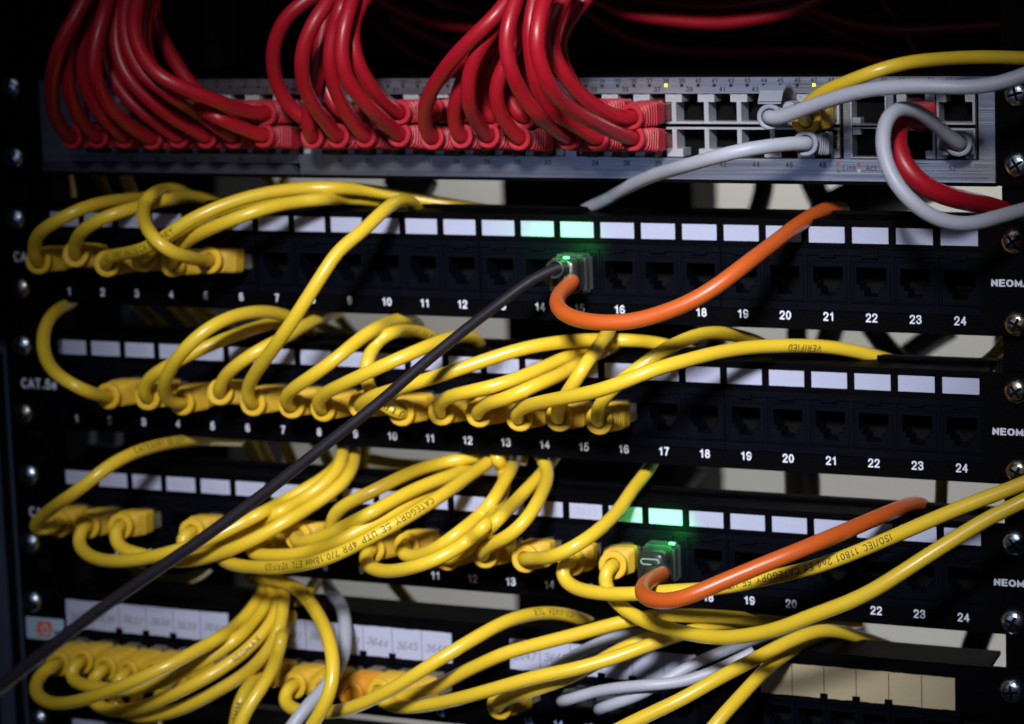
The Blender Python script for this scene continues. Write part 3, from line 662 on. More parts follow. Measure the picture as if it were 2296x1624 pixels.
# --- red cables far behind
RB = 'red cables hanging in the dark behind the switch'
for pts, d0, lab in (
    ([(780,-30),(865,8),(930,38),(1000,54),(1080,62),(1200,60)], -60, 'red cable behind, passing highest left of the third bundle'),
    ([(940,-20),(1000,14),(1070,30),(1150,42)], -75, 'short red cable behind, just left of the bundle tops'),
    ([(800,20),(850,62),(900,105),(950,135),(1020,160)], -120, 'dim red cable behind, sloping down from the second bundle'),
    ([(880,40),(940,75),(1000,100),(1080,125)], -100, 'dim red cable behind, sloping under the highest one'),
    ([(1290,-20),(1400,28),(1500,45),(1600,53),(1700,42),(1790,18),(1850,-10)], -50, 'brightest red cable behind, sagging right of the third bundle'),
    ([(1300,15),(1370,65),(1450,100),(1531,113),(1650,118),(1800,112),(1930,125),(2050,170),(2120,230)], -110, 'lowest red cable behind, sagging above indicator numbers'),
    ([(1370,-10),(1500,10),(1620,14),(1730,2),(1800,-15)], -60, 'red cable behind along the very top right'),
    ([(1700,-20),(1790,10),(1850,32),(1930,58),(2030,66),(2150,60),(2360,50)], -110, 'dim red cable behind at the upper right, dropping right'),
    ([(1240,-20),(1340,0),(1450,22),(1600,28),(1720,20),(1830,-10)], -150, 'faint red cable behind, second from the top on the right'),
    ([(1480,60),(1600,80),(1720,78),(1850,60),(1980,30)], -170, 'faint red cable behind, level in the dark at the upper right'),
    ([(1960,-20),(2010,40),(2050,100),(2070,170),(2075,240)], -130, 'faint red cable behind dropping steeply at the upper right'),
    ([(30,-10),(60,40),(110,80),(170,110)], -100, 'faint red cable behind at the top left corner'),
    ([(640,120),(700,140),(800,150),(930,170)], -160, 'faint red cable behind, level above the first silver port block'),
    ([(1770,10),(1850,60),(1930,95),(2030,125),(2130,190),(2160,240)], -140, 'faintest red cable behind, lower at the upper right')):
    K('r', None, None, pts, [d0, d0], lab, RB, boot=False)

# --- cables at the right of the switch
GG = 'cables at the right end of the switch'
K('y', RU(24), (1806,270), [(1797,258),(1812,232),(1850,204),(1898,185),(1964,159),(2031,141),(2131,131),(2210,128),(2340,132)], [25,40,48,40,24,14,8], 'yellow cable leaving the switch to the upper right behind the pale grey one', GG, rad=2.5)
K('g', RU(23), (1725,263), [(1735,268),(1781,253),(1831,234),(1898,213),(1964,199),(2064,193),(2164,197),(2231,190),(2300,168),(2360,140)], [32,46,54,54,46,40], 'pale grey cable crossing the top right corner of the switch', GG, rad=2.65)
K('g', RL(24), (1805,322), [(1788,321),(1731,327),(1664,337),(1598,354),(1531,374),(1465,394),(1398,425),(1352,453),(1325,462),(1308,474)], [26,38,44,38,18,-6,-22], 'pale grey cable running down left from the lower socket above number 48', GG, rad=2.65)
K('g', (198.3, 66.6), (2150,322), [(2141,318),(2111,291),(2078,262),(2035,241),(1998,247),(1980,283),(1981,350),(2008,413),(2060,468),(2118,499),(2181,503),(2231,489),(2300,470)], [14,34,52,60,62,56,42,20], 'pale grey cable looped at the right end of the switch', GG, rad=2.7, L=14)
K('r', (183.0, 78.9), (2068,268), [(2055,262),(2031,262),(2012,283),(2011,333),(2030,380),(2068,415),(2114,438),(2164,450),(2214,462),(2260,475)], [18,34,42,42,34,16,-6], 'thick red cable inside the grey loop at the right end of the switch', GG, rad=3.6)
# --- first patch panel
G1 = 'yellow cables of the first patch panel'
PZ = (15.2, 15.2-56.2, 15.2-114.2)
J = lambda p, k: (PX_(k), PZ[p])
K('y', J(0,1), (84,586), [(76,570),(80,533),(105,508),(133,492),(200,461),(267,449),(330,444),(400,438),(450,441)], [25,40,42,28,8,-18,-30], 'first yellow cable from the left, arching up from the first plug', G1, clampz=37.3)
K('y', J(0,2), (168,570), [(168,548),(176,527),(205,502),(250,481),(300,467),(360,450),(417,442),(467,446),(517,456)], [25,40,38,28,10,-16,-32], 'yellow cable from the second plug arching beside the first', G1, sink=True, clampz=37.3)
K('y', J(0,3), (238,592), [(236,580),(255,573),(300,565),(345,548),(380,524),(417,498),(483,467),(550,444),(633,427),(733,421),(800,425),(865,433),(965,452),(1065,468),(1108,474)], [25,46,42,30,16,0,-14,-22,-28], 'yellow cable with printed letters, the topmost long arc over the first panel', G1, sink=True, clampz=37.3, texts=[(12, 'IEC 11801 2nd Ed.CATEGORY', 0.15, False)])
K('y', J(0,4), (322,580), [(330,568),(350,550),(385,527),(440,494),(510,464),(600,448),(700,441)], [25,28,24,12,-4,-22], 'mostly hidden yellow cable from the fourth plug', G1, clampz=37.3)
K('y', J(0,5), (385,592), [(388,577),(403,556),(425,535),(483,508),(567,476),(633,458),(717,447),(765,445),(850,450),(930,465),(960,474)], [25,36,40,30,14,-6,-22,-28], 'lower long yellow arc beneath the topmost one', G1, sink=True, clampz=37.3)
K('y', J(0,6), (467,584), [(450,583),(415,576),(383,566),(350,541),(328,508),(320,475),(330,446),(352,429),(388,424),(430,438)], [25,46,58,58,40,10,-20,-40], 'yellow cable making a tight backward loop from the sixth plug', G1, clampz=37.3)
# --- second patch panel
G2 = 'yellow cables of the middle patch panel'
c2 = 37.3-56.2
K('y', J(1,3), (240,889), [(218,886),(190,876),(157,860),(119,832),(99,796),(95,760),(102,728),(115,706),(133,692),(152,682),(170,668)], [25,44,44,34,24,12,-18], 'yellow cable bowed out left from the first plug of the middle panel', G2)
K('y', J(1,4), (329,891), [(318,880),(324,860),(350,836),(400,808),(467,776),(533,749),(600,727),(650,716),(715,706)], [25,36,32,26,12,-8,-26], 'yellow cable passing behind the big arch to the second plug', G2, clampz=c2)
K('y', J(1,5), (405,903), [(386,905),(369,888),(370,853),(393,809),(433,763),(483,726),(540,704),(600,699),(648,711),(690,738),(720,760)], [25,48,54,46,28,4,-24], 'yellow cable forming the big arch above the third plug', G2)
K('y', J(1,6), (492,879), [(494,862),(513,834),(567,793),(633,759),(683,731),(720,712),(757,700)], [25,36,34,22,0,-26], 'yellow cable from the fourth plug rising under the long diagonal', G2, clampz=c2)
K('y', J(1,7), (565,904), [(554,896),(554,873),(573,836),(617,776),(667,703),(733,600),(765,553),(798,533),(832,500),(872,462),(903,448),(926,455),(938,474)], [25,42,52,52,46,36,22,-14], 'long yellow cable crossing from the middle panel up over the first panel', G2)
K('y', J(1,8), (652,909), [(634,902),(648,880),(700,843),(765,796),(798,766),(848,733),(895,716),(925,718),(938,732)], [25,42,42,32,12,-22], 'yellow cable from the plug above number 8, ending in a dark tip', G2, clampz=c2)
K('y', J(1,9), (722,916), [(708,910),(718,890),(765,864),(832,832),(898,803),(965,774),(1020,755),(1055,753),(1075,768),(1080,785)], [25,44,46,40,18,-22], 'yellow cable from the plug above number 9, behind the dark cable', G2, clampz=c2)
K('y', J(1,10), (808,909), [(805,906),(825,893),(865,880),(932,859),(998,838),(1065,816),(1132,793),(1198,776),(1265,766),(1332,762),(1398,763),(1465,768),(1530,782),(1580,800)], [25,44,44,36,28,14,0,-14,-26], 'long yellow cable, uppermost of the three leaning right', G2, clampz=c2)
K('y', J(1,11), (898,926), [(880,919),(850,903),(829,880),(818,846),(823,803),(842,769),(880,743),(930,742),(972,756),(992,775)], [25,34,30,24,10,-6,-26], 'yellow cable with lettering that turns up vertically through number 9', G2, clampz=c2, texts=[(4, 'UTP 4PR', 0.1, False), (52, '2nd Ed CATEGORY', 0.1, True)])
K('y', J(1,12), (988,924), [(978,914),(990,898),(1020,886),(1082,872),(1148,854),(1215,826),(1282,796),(1332,783),(1365,776)], [25,44,40,28,10,-20], 'yellow cable second of the three leaning right', G2, clampz=c2)
K('y', J(1,13), (1072,928), [(1066,924),(1085,908),(1132,895),(1198,865),(1265,836),(1315,806),(1350,786),(1385,772)], [25,44,40,26,4,-24], 'yellow cable lowest of the three leaning right', G2, clampz=c2)
K('y', J(1,14), (1163,937), [(1150,930),(1160,919),(1198,906),(1265,892),(1332,879),(1398,857),(1465,829),(1530,811),(1598,793),(1681,779),(1764,775),(1831,776),(1898,784),(1964,799),(2014,813)], [25,50,60,56,40,20,4,-10,-24], 'longest yellow cable of the middle panel, reaching far right over the blank labels', G2, sink=True, clampz=c2, texts=[(148, 'VERIFIED', 0.35, True)])
K('y', J(1,15), (1252,937), [(1247,922),(1275,878),(1305,829),(1338,783),(1362,748),(1378,715),(1390,690)], [25,40,44,34,10,-16], 'yellow cable climbing steeply under the orange cable', G2)
K('y', J(1,16), (1342,944), [(1336,930),(1342,908),(1365,882),(1392,853),(1432,826),(1482,788),(1530,764),(1572,749),(1614,746),(1664,755),(1708,771),(1748,793)], [25,36,36,30,20,2,-12,-26], 'yellow cable from the rightmost plug of the middle panel, arched', G2, sink=True, clampz=c2)
# --- third patch panel
G3 = 'yellow cables of the third patch panel'
K('y', J(2,1), (129,1177), [(100,1189),(76,1192),(78,1176),(117,1140),(167,1105),(200,1081),(235,1050),(283,1023),(340,1002),(400,991),(467,985),(540,987)], [22,36,54,50,36,14,-14,-34], 'yellow cable folded at the far left, rising to the upper right with lettering', G3, texts=[(92, 'CATEGORY 5E UTP', 0.3, False)])
K('y', J(2,2), (194,1180), [(182,1190),(171,1210),(187,1238),(217,1254),(267,1259),(317,1254),(383,1238),(450,1217),(533,1178),(600,1144),(667,1107),(733,1068),(765,1032),(775,1000),(770,960)], [24,38,48,52,50,42,26,6,-20,-34], 'yellow cable with the outermost left loop of the third panel', G3)
K('y', J(2,3), (268,1181), [(257,1195),(254,1214),(272,1232),(317,1243),(370,1257),(417,1259),(483,1245),(567,1211),(633,1174),(700,1134),(765,1088),(790,1050),(795,1010),(785,965)], [24,34,34,36,42,38,26,4,-20,-34], 'yellow cable with the second left loop of the third panel', G3)
K('y', J(2,5), (428,1194), [(408,1203),(397,1216),(415,1233),(465,1229),(540,1196),(620,1152),(700,1106),(750,1062),(768,1020),(770,970)], [24,28,24,24,20,12,-6,-28], 'yellow cable from the lone plug right of the dark cable end', G3)
K('y', J(2,6), (505,1205), [(490,1222),(484,1243),(515,1264),(583,1273),(650,1271),(717,1258),(765,1240),(798,1222),(865,1187),(932,1148),(998,1106),(1045,1072),(1090,1040),(1130,1005)], [24,38,56,60,58,50,34,10,-20], 'yellow cable with readable category lettering, lowest of the wide bundle', G3, texts=[(62, 'CATEGORY 5E UTP 4PR 7/0.18MM ETL VERIFIED', -0.15, True)])
K('y', J(2,7), (588,1214), [(566,1222),(552,1234),(570,1243),(600,1246),(667,1243),(733,1226),(765,1210),(832,1176),(898,1141),(965,1100),(1010,1073),(1050,1045),(1090,1010)], [24,34,42,46,42,32,14,-4,-26], 'yellow cable second from below in the wide bundle', G3)
K('y', J(2,8), (667,1204), [(655,1216),(683,1215),(733,1201),(765,1184),(832,1150),(898,1113),(965,1083),(998,1071),(1060,1048),(1100,1020)], [24,40,44,40,26,10,-8,-26], 'yellow cable third from below in the wide bundle', G3)
K('y', J(2,9), (748,1214), [(743,1190),(742,1168),(760,1140),(798,1120),(848,1096),(898,1070),(932,1056),(998,1036),(1065,1026),(1132,1024),(1180,1030)], [24,36,36,26,8,-6,-16,-30], 'yellow cable topmost of the wide bundle', G3)
K('y', J(2,10), (832,1233), [(820,1240),(815,1258),(833,1275),(872,1282),(915,1275),(982,1254),(1048,1214),(1098,1168),(1124,1121),(1132,1075),(1125,1045),(1105,1010)], [24,44,54,52,40,20,-4,-26], 'yellow cable with the low round loop above number 11', G3)
K('y', J(2,11), (910,1226), [(893,1231),(899,1247),(932,1248),(982,1229),(1015,1204),(1065,1166),(1100,1130),(1128,1085),(1150,1045),(1160,1000)], [24,34,42,34,14,-8,-28], 'yellow cable from the square plug left of number 12', G3)
K('y', J(2,12), (1000,1250), [(1008,1254),(1048,1234),(1082,1198),(1132,1151),(1165,1114),(1198,1081),(1225,1050),(1250,1010)], [24,30,26,16,-2,-26], 'yellow cable half hidden behind the low round loop', G3)
K('y', J(2,13), (1086,1244), [(1078,1240),(1092,1226),(1125,1211),(1165,1184),(1195,1144),(1216,1105),(1228,1071),(1222,1040),(1205,1010)], [24,38,38,26,4,-24], 'yellow cable rising above number 13 with a sharp bend', G3)
K('y', J(2,14), (1176,1254), [(1180,1252),(1208,1253),(1248,1246),(1298,1221),(1348,1184),(1388,1144),(1418,1098),(1442,1069),(1462,1040),(1478,1000)], [25,44,40,26,8,-10,-28], 'yellow cable sweeping up right past the labels to the gap', G3)
K('y', J(2,15), (1280,1261), [(1263,1262),(1252,1274),(1258,1298),(1285,1318),(1332,1329),(1382,1333),(1432,1331),(1500,1326),(1580,1322),(1664,1310),(1731,1294),(1831,1271),(1931,1234),(2031,1191),(2131,1148),(2198,1121),(2261,1098),(2340,1065)], [22,38,44,40,38,36,34,34,30,26], 'upper of the two long yellow cables running to the right edge', G3, texts=[(88, 'ISO/IEC 11801 2nd Ed CATEGORY 5E UTP', -0.1, True)])
K('y', J(2,16), (1373,1269), [(1356,1278),(1349,1298),(1364,1331),(1392,1361),(1448,1394),(1530,1418),(1598,1430),(1664,1427),(1748,1410),(1814,1383),(1898,1353),(1964,1321),(2031,1278),(2098,1235),(2164,1194),(2231,1154),(2261,1141),(2340,1100)], [24,32,46,60,68,70,66,58,48,40], 'lower of the two long yellow cables, looping down before it runs right', G3)
# --- lower panel
G4 = 'yellow cables of the lower panel'
Z4 = -160.0
V = lambda s, k: (VX(s, k), Z4)
K('y', V(0,0), (128,1490), [(110,1495),(87,1514),(77,1544),(90,1567),(123,1578),(183,1570),(267,1541),(367,1498),(450,1454),(517,1414),(567,1364),(590,1325),(600,1290)], [22,48,64,68,62,44,14,-20], 'yellow cable with the lowest left loop of the lower panel', G4)
K('y', V(0,1), (181,1484), [(160,1497),(153,1518),(180,1534),(220,1542),(283,1548),(350,1534),(433,1494),(517,1444),(573,1391),(605,1344),(612,1300)], [22,38,44,46,38,16,-16], 'yellow cable with the second left loop of the lower panel', G4)
K('y', V(0,2), (234,1500), [(215,1514),(200,1530),(198,1555),(212,1580),(250,1594),(317,1586),(400,1552),(483,1508),(550,1461),(606,1401),(625,1358),(628,1300)], [22,34,40,46,42,26,0,-24], 'yellow cable with maker lettering in the lower left bundle', G4, texts=[(104, 'NEOMAX', 0.0, False)])
K('y', V(0,3), (284,1508), [(262,1530),(250,1555),(262,1590),(300,1606),(340,1606),(400,1592),(483,1552),(567,1498),(615,1438),(632,1388),(636,1300)], [22,30,34,38,34,16,-10,-28], 'yellow cable lowest of the lower left bundle', G4)
K('y', V(0,4), (340,1510), [(322,1530),(300,1560),(308,1600),(340,1650)], [22,26,24,20], 'yellow cable dropping out of view behind the lower left bundle', G4)
K('y', V(0,5), (395,1515), [(370,1535),(352,1570),(350,1650)], [22,22,18], 'yellow cable stub behind the lower left bundle, nearest its right end', G4)
K('y', V(1,0), (585,1518), [(560,1535),(541,1560),(532,1590),(524,1650)], [24,40,44,42], 'short yellow cable with lettering going down from the second plug group', G4, texts=[(22, '0.18MM', 0.1, True)])
K('y', V(1,1), (657,1538), [(640,1548),(631,1562),(640,1582),(670,1595),(717,1598),(765,1594),(798,1584),(865,1553),(932,1513),(998,1471),(1065,1431),(1132,1394),(1182,1379),(1232,1374),(1285,1382),(1332,1401),(1345,1420)], [24,40,50,54,52,42,24,0,-22], 'yellow cable arching over the paper strip from a low loop', G4, texts=[(150, 'ETL VERIFIED', 0.3, False)])
K('y', V(1,4), (848,1553), [(848,1568),(870,1582),(915,1586),(998,1574),(1098,1548),(1198,1519),(1298,1498),(1398,1468),(1482,1436),(1530,1421),(1598,1402),(1664,1395),(1764,1391),(1850,1396)], [22,34,44,46,42,34,22,6,-12,-26], 'yellow cable with inverted lettering under the long bundle', G4, texts=[(176, 'IEC 11801 2nd Ed.CATEGORY', -0.1, True)])
K('y', V(1,5), (898,1566), [(915,1560),(965,1548),(1032,1511),(1098,1480),(1132,1464),(1198,1447),(1298,1421),(1398,1394),(1465,1381),(1530,1380),(1631,1384),(1731,1394),(1831,1398),(1931,1394)], [22,34,38,34,30,24,12,-6,-20,-32], 'yellow cable running just above the inverted lettering one', G4)
K('y', V(2,0), (1118,1584), [(1112,1578),(1135,1566),(1198,1547),(1298,1510),(1365,1471),(1432,1437),(1470,1427),(1530,1420)], [24,38,34,24,8,-10], 'yellow cable from the single plug above number 13 at the bottom', G4)
K('y', None, None, [(533,1640),(553,1588),(587,1543),(616,1488),(631,1431),(633,1371),(618,1321),(600,1300)], [60,56,46,26,0,-24], 'yellow cable dropping steeply beside the big top loop', G4, boot=False)
K('y', None, None, [(560,1296),(590,1298),(620,1301),(667,1321),(700,1358),(731,1414),(746,1471),(747,1521),(735,1571),(712,1607),(680,1660)], [-20,6,34,56,66,70,70], 'yellow cable forming the big loop over the second strip, VERIFIED printed on it', G4, boot=False, texts=[(60, 'ETL  VERIFIED', 0.0, True)])
K('y', None, None, [(720,1285),(705,1310),(680,1348),(650,1391),(640,1420)], [-30,-10,2,2], 'short dim yellow cable behind the big top loop', G4, boot=False)
K('y', None, None, [(1340,1660),(1432,1613),(1531,1567),(1598,1528),(1681,1484),(1764,1441),(1814,1420),(1850,1414),(1898,1420),(1964,1441),(2020,1460)], [60,56,50,40,24,6,-18,-42], 'yellow cable rising from the bottom edge to behind the yellowed strip', G4, boot=False, sink=True, texts=[])
K('y', None, None, [(1560,1680),(1614,1612),(1664,1558),(1714,1504),(1758,1468),(1800,1446),(1848,1433)], [52,46,36,22,4,-18], 'shorter yellow cable climbing from the bottom under its neighbour', G4, boot=False)
K('y', None, None, [(1800,1440),(1848,1428),(1880,1442),(1895,1458),(1900,1480)], [-24,-26,-30,-34], 'yellow cable end showing behind the lower panel ridge', G4, boot=False)
G5 = 'grey cables at the bottom of the rack'
K('c', V(2,2), (1262,1572), [(1275,1570),(1332,1551),(1432,1538),(1498,1534),(1545,1526),(1598,1507),(1650,1482),(1690,1462)], [18,32,34,28,12,-4], 'pale grey cable from the clear plug, nearer the paper strip', G5, rad=2.25)
K('c', V(2,3), (1345,1590), [(1358,1584),(1432,1560),(1492,1526),(1545,1494),(1610,1466),(1698,1431),(1764,1418)], [18,26,22,12,-4,-20], 'pale grey cable lowest at the bottom, going up right', G5, rad=2.25)
K('g', None, None, [(1215,1520),(1248,1494),(1298,1464),(1365,1432),(1432,1420),(1490,1424)], [4,6,6,4,-4], 'dull grey cable lying across the third paper strip', G5, boot=False, rad=2.3)
K('g', None, None, [(728,1280),(732,1305),(745,1332),(764,1354),(773,1388),(775,1438),(768,1481),(745,1520),(715,1556),(683,1590),(640,1650)], [-40,-16,4,16,28,38,48,56,60], 'grey cable hanging beside the big yellow loop', G5, boot=False, rad=2.7)

# --- yellow cables behind the panels
GB = 'yellow cables hanging behind the panels'
for pts, d0, lab in (
    ([(140,370),(150,400),(158,440),(160,480)], -70, 'leftmost dim yellow cable under the switch'),
    ([(208,370),(222,400),(240,440),(255,480)], -60, 'second dim yellow cable under the switch'),
    ([(270,370),(282,400),(298,440),(310,480)], -80, 'third dim yellow cable under the switch'),
    ([(585,370),(600,400),(620,440),(640,480)], -130, 'yellow cable behind, left strand of the crossing pair'),
    ([(655,370),(640,400),(622,440),(605,480)], -140, 'yellow cable behind, right strand of the crossing pair'),
    ([(290,665),(315,690),(345,718),(375,745)], -70, 'yellow cable behind, sloping right below number 3'),
    ([(370,665),(400,693),(430,722),(470,760)], -90, 'yellow cable behind, sloping right below number 4'),
    ([(410,665),(440,690),(475,715),(520,745)], -120, 'yellow cable behind, sloping right below number 5'),
    ([(640,680),(700,722),(765,752),(840,775)], -60, 'dim yellow cable behind the long diagonal'),
    ([(735,680),(760,715),(800,760)], -150, 'olive yellow cable blurred on the wall, gap under number 9'),
    ([(540,960),(565,1010),(590,1060)], -60, 'amber cable behind, left of the group under number 6'),
    ([(560,960),(590,1010),(612,1060)], -75, 'amber cable behind, middle of the group under number 6'),
    ([(625,960),(645,1010),(668,1060)], -80, 'amber cable behind, under number 7'),
    ([(700,985),(735,1020),(742,1060),(735,1110)], -60, 'amber cable behind, under number 8'),
    ([(815,985),(818,1020),(812,1060),(805,1110)], -100, 'brown upright cable behind, under number 9'),
    ([(830,1030),(900,1042),(970,1045),(1050,1050)], -70, 'dim yellow cable lying level behind, under number 10'),
    ([(280,1245),(300,1275),(335,1296),(383,1305),(433,1295),(470,1270),(490,1240)], -50, 'amber cable sagging in a shallow bow under the left loops'),
    ([(865,1280),(890,1320),(918,1350),(945,1385)], -70, 'yellow cable behind, in the gap below the loop above number 10'),
    ([(2290,700),(2262,755),(2235,795),(2200,820),(2160,850)], -60, 'dim yellow cable behind at the right end, second gap'),
    ([(2112,1040),(2112,1070),(2111,1110),(2108,1160)], -60, 'brown upright cable behind at the right, third gap'),
    ([(1700,1388),(1800,1410),(1900,1425),(1960,1450),(2030,1478)], -50, 'dim brown cable behind, crossing the right lower gap')):
    K('y', None, None, pts, [d0, d0], lab, GB, boot=False)
# --- black and grey cables behind
GK = 'dark cables hanging behind the panels'
for kind, pts, d0, r_, lab in (
    ('k', [(1790,700),(1787,750),(1783,800),(1780,850)], -180, 5, 'black upright cable behind number 20 of the first panel'),
    ('k', [(1880,700),(1862,745),(1846,800),(1835,850)], -200, 6, 'black leaning cable behind number 21 of the first panel'),
    ('k', [(1640,700),(1625,735),(1600,780),(1590,830)], -200, 4.5, 'black leaning cable behind number 18 of the first panel'),
    ('k', [(1945,720),(1975,765),(2010,805),(2060,850)], -160, 5, 'black cable behind crossing down to the right at number 22'),
    ('k', [(2130,735),(2080,765),(2020,810),(1980,850)], -210, 6, 'black cable behind crossing down to the left at number 23'),
    ('k', [(1715,390),(1712,430),(1700,470),(1690,500)], -220, 5, 'thin black cable behind, upright under number 44'),
    ('k', [(1815,395),(1830,430),(1850,470)], -220, 6, 'black cable behind, under number 46'),
    ('k', [(2080,395),(1990,430),(1900,470),(1850,500)], -150, 12, 'thick black cable behind, slanting under the right sockets'),
    ('k', [(1560,1040),(1540,1080),(1500,1120)], -220, 6, 'black cable behind, left in the third gap'),
    ('g', [(1779,1030),(1781,1080),(1783,1150)], -120, 4.5, 'left grey pipe of the pair in the third gap'),
    ('g', [(1815,1030),(1817,1080),(1819,1150)], -120, 4.5, 'right grey pipe of the pair in the third gap'),
    ('g', [(2249,740),(2247,800),(2246,850)], -150, 4, 'grey upright cable behind at the right end, second gap'),
    ('k', [(2205,1400),(2185,1450),(2170,1500)], -130, 6, 'black cable behind at the right end of the lowest gap'),
    ('k', [(1900,1388),(1870,1420),(1840,1470)], -260, 14, 'thick black cable behind in the lowest gap')):
    K(kind, None, None, pts, [d0, d0], lab, GK, boot=False, rad=r_, cat='cable', name='hanging_cable')

# --- orange and dark cables of the two green-lit plugs
A_MO = (1280, 640); A_MD = (1238, 606)
K('o', None, None, [(1284,630),(1276,640),(1254,658),(1247,682),(1265,706),(1305,719),(1365,725),(1432,719),(1498,698),(1531,686),(1598,649),(1664,599),(1731,549),(1798,498),(1848,471),(1872,466),(1890,472)], [24,56,64,62,60,56,48,28,0,-30], 'upper orange cable hanging in a curve across numbers 15 to 18', 'orange cables on the green-lit plugs', boot=False)
K('o', None, None, [(1486,1286),(1474,1292),(1450,1306),(1438,1322),(1448,1342),(1480,1350),(1530,1343),(1598,1314),(1698,1272),(1798,1232),(1898,1190),(1998,1148),(2040,1132),(2066,1130),(2078,1145)], [30,70,76,70,64,58,48,32,10,-26], 'lower orange cable running up right over numbers 17 to 20', 'orange cables on the green-lit plugs', boot=False)
K('d', None, None, [(1262,598),(1232,607),(1182,634),(1132,672),(1065,722),(998,776),(932,831),(865,890),(798,945),(733,995),(633,1075),(500,1175),(367,1268),(233,1360),(100,1462),(0,1540),(-120,1630)], [22,40,62,84,106,130,155,180,205,230,255], 'long dark cable cutting diagonally across the rack to the lower left', None, boot=False)

# ------------------------------------------------------------------ push crossing cables apart along the line of sight
def relax(C, iters=28):
    n = [len(c['P']) for c in C]; off = np.cumsum([0]+n)
    P = np.vstack([c['P'] for c in C]); ids = np.repeat(np.arange(len(C)), n); R = np.array([c['r'] for c in C])[ids]
    pin = np.ones(len(P))
    for i, c in enumerate(C):
        if c['boot']:
            pin[off[i]:off[i]+3] = 0
            if n[i] > 5: pin[off[i]+3] = .4; pin[off[i]+4] = .7
    for it in range(iters):
        kd = kdtree.KDTree(len(P))
        for i, p in enumerate(P): kd.insert(p, i)
        kd.balance()
        ray = P-CAM; s = np.linalg.norm(ray, axis=1); ray = ray/s[:, None]
        disp = np.zeros(len(P)); cnt = 0
        for i in range(len(P)):
            for co, j, dist in kd.find_range(P[i], R[i]+8.0):
                if j <= i or ids[j] == ids[i]: continue
                need = R[i]+R[j]+0.25
                if dist >= need: continue
                push = (need-dist)*0.5; cnt += 1
                if s[i] < s[j]: a, b = i, j
                else: a, b = j, i
                disp[a] = min(disp[a], -push); disp[b] = max(disp[b], push)
        if cnt == 0: break
        disp *= pin
        for k in range(len(C)):
            d = disp[off[k]:off[k+1]]
            if not d.any(): continue
            e = d.copy()
            for _ in range(5):
                e[1:-1] = e[1:-1]*.5+(e[:-2]+e[2:])*.25
            m_ = np.abs(e).max()
            if m_ > 1e-6: e *= min(2.2, np.abs(d).max()/m_)
            disp[off[k]:off[k+1]] = e*pin[off[k]:off[k+1]]
        P = P+ray*disp[:, None]
    for k, c in enumerate(C): c['P'] = smooth(P[off[k]:off[k+1]], 2)
relax(CABLES)

def frames(P):
    T = np.gradient(P, axis=0); T /= np.linalg.norm(T, axis=1)[:, None]
    N = []
    n = np.cross(T[0], [0.0, 0.3, 1.0]); n /= np.linalg.norm(n)
    for t in T:
        n = n-np.dot(n, t)*t; n /= np.linalg.norm(n); N.append(n.copy())
    N = np.array(N); B = np.cross(T, N)
    return T, N, B
def tube_mesh(P, r, m, sides=18):
    P = resample(catmull(P, 3), 1.3) if len(P) < 400 else P
    T, N, B = frames(P)
    bm = bmesh.new(); rings = []
    for p, n, b in zip(P, N, B):
        rings.append([bm.verts.new(tuple((p+r*(math.cos(2*math.pi*i/sides)*n+math.sin(2*math.pi*i/sides)*b))*MM)) for i in range(sides)])
    for a, c in zip(rings, rings[1:]):
        for i in range(sides): bm.faces.new((a[i], a[(i+1) % sides], c[(i+1) % sides], c[i]))
    bm.faces.new(rings[0]); bm.faces.new(rings[-1])
    me = mesh_from(bm, 'jacket', True); me.materials.append(m)
    return me
def wrap_text(P, r, start, s, ang, flip, m, parent, size=2.7):
    """lettering bent round the jacket: x runs along the cable, y round it"""
    P = resample(catmull(P, 3), 1.0)
    if flip: P = P[::-1]
    d = np.r_[0, np.cumsum(np.linalg.norm(np.diff(P, axis=0), axis=1))]
    T = np.gradient(P, axis=0); T /= np.linalg.norm(T, axis=1)[:, None]
    me = text_bm(s, size, 0.06, 0, 0.0, 1.05)
    bm = bmesh.new(); bm.from_mesh(me)
    bmesh.ops.triangulate(bm, faces=bm.faces[:])
    xs = [v.co.x/MM for v in bm.verts]
    if not xs: bm.free(); return
    x0 = min(xs); wd = max(xs)-x0
    st = d[-1]-start-wd if flip else start
    for v in bm.verts:
        a = st+v.co.x/MM-x0; h = v.co.y/MM
        if a < 0 or a > d[-1]: a = min(max(a, 0), d[-1])
        p = np.array([np.interp(a, d, P[:, i]) for i in range(3)]); t = np.array([np.interp(a, d, T[:, i]) for i in range(3)]); t /= np.linalg.norm(t)
        tocam = CAM-p; out = tocam-np.dot(tocam, t)*t; out /= np.linalg.norm(out)
        up = np.cross(out, t)
        th = h/r+ang
        v.co = Vector((p+(r+0.05)*(math.cos(th)*out+math.sin(th)*up))*MM)
    o = link('printed_lettering', mesh_from(bm, 'printed_lettering'), m, parent)
    return o
TEXTCOL = {'y': M['print_brown'], 'r': M['print_darkred']}
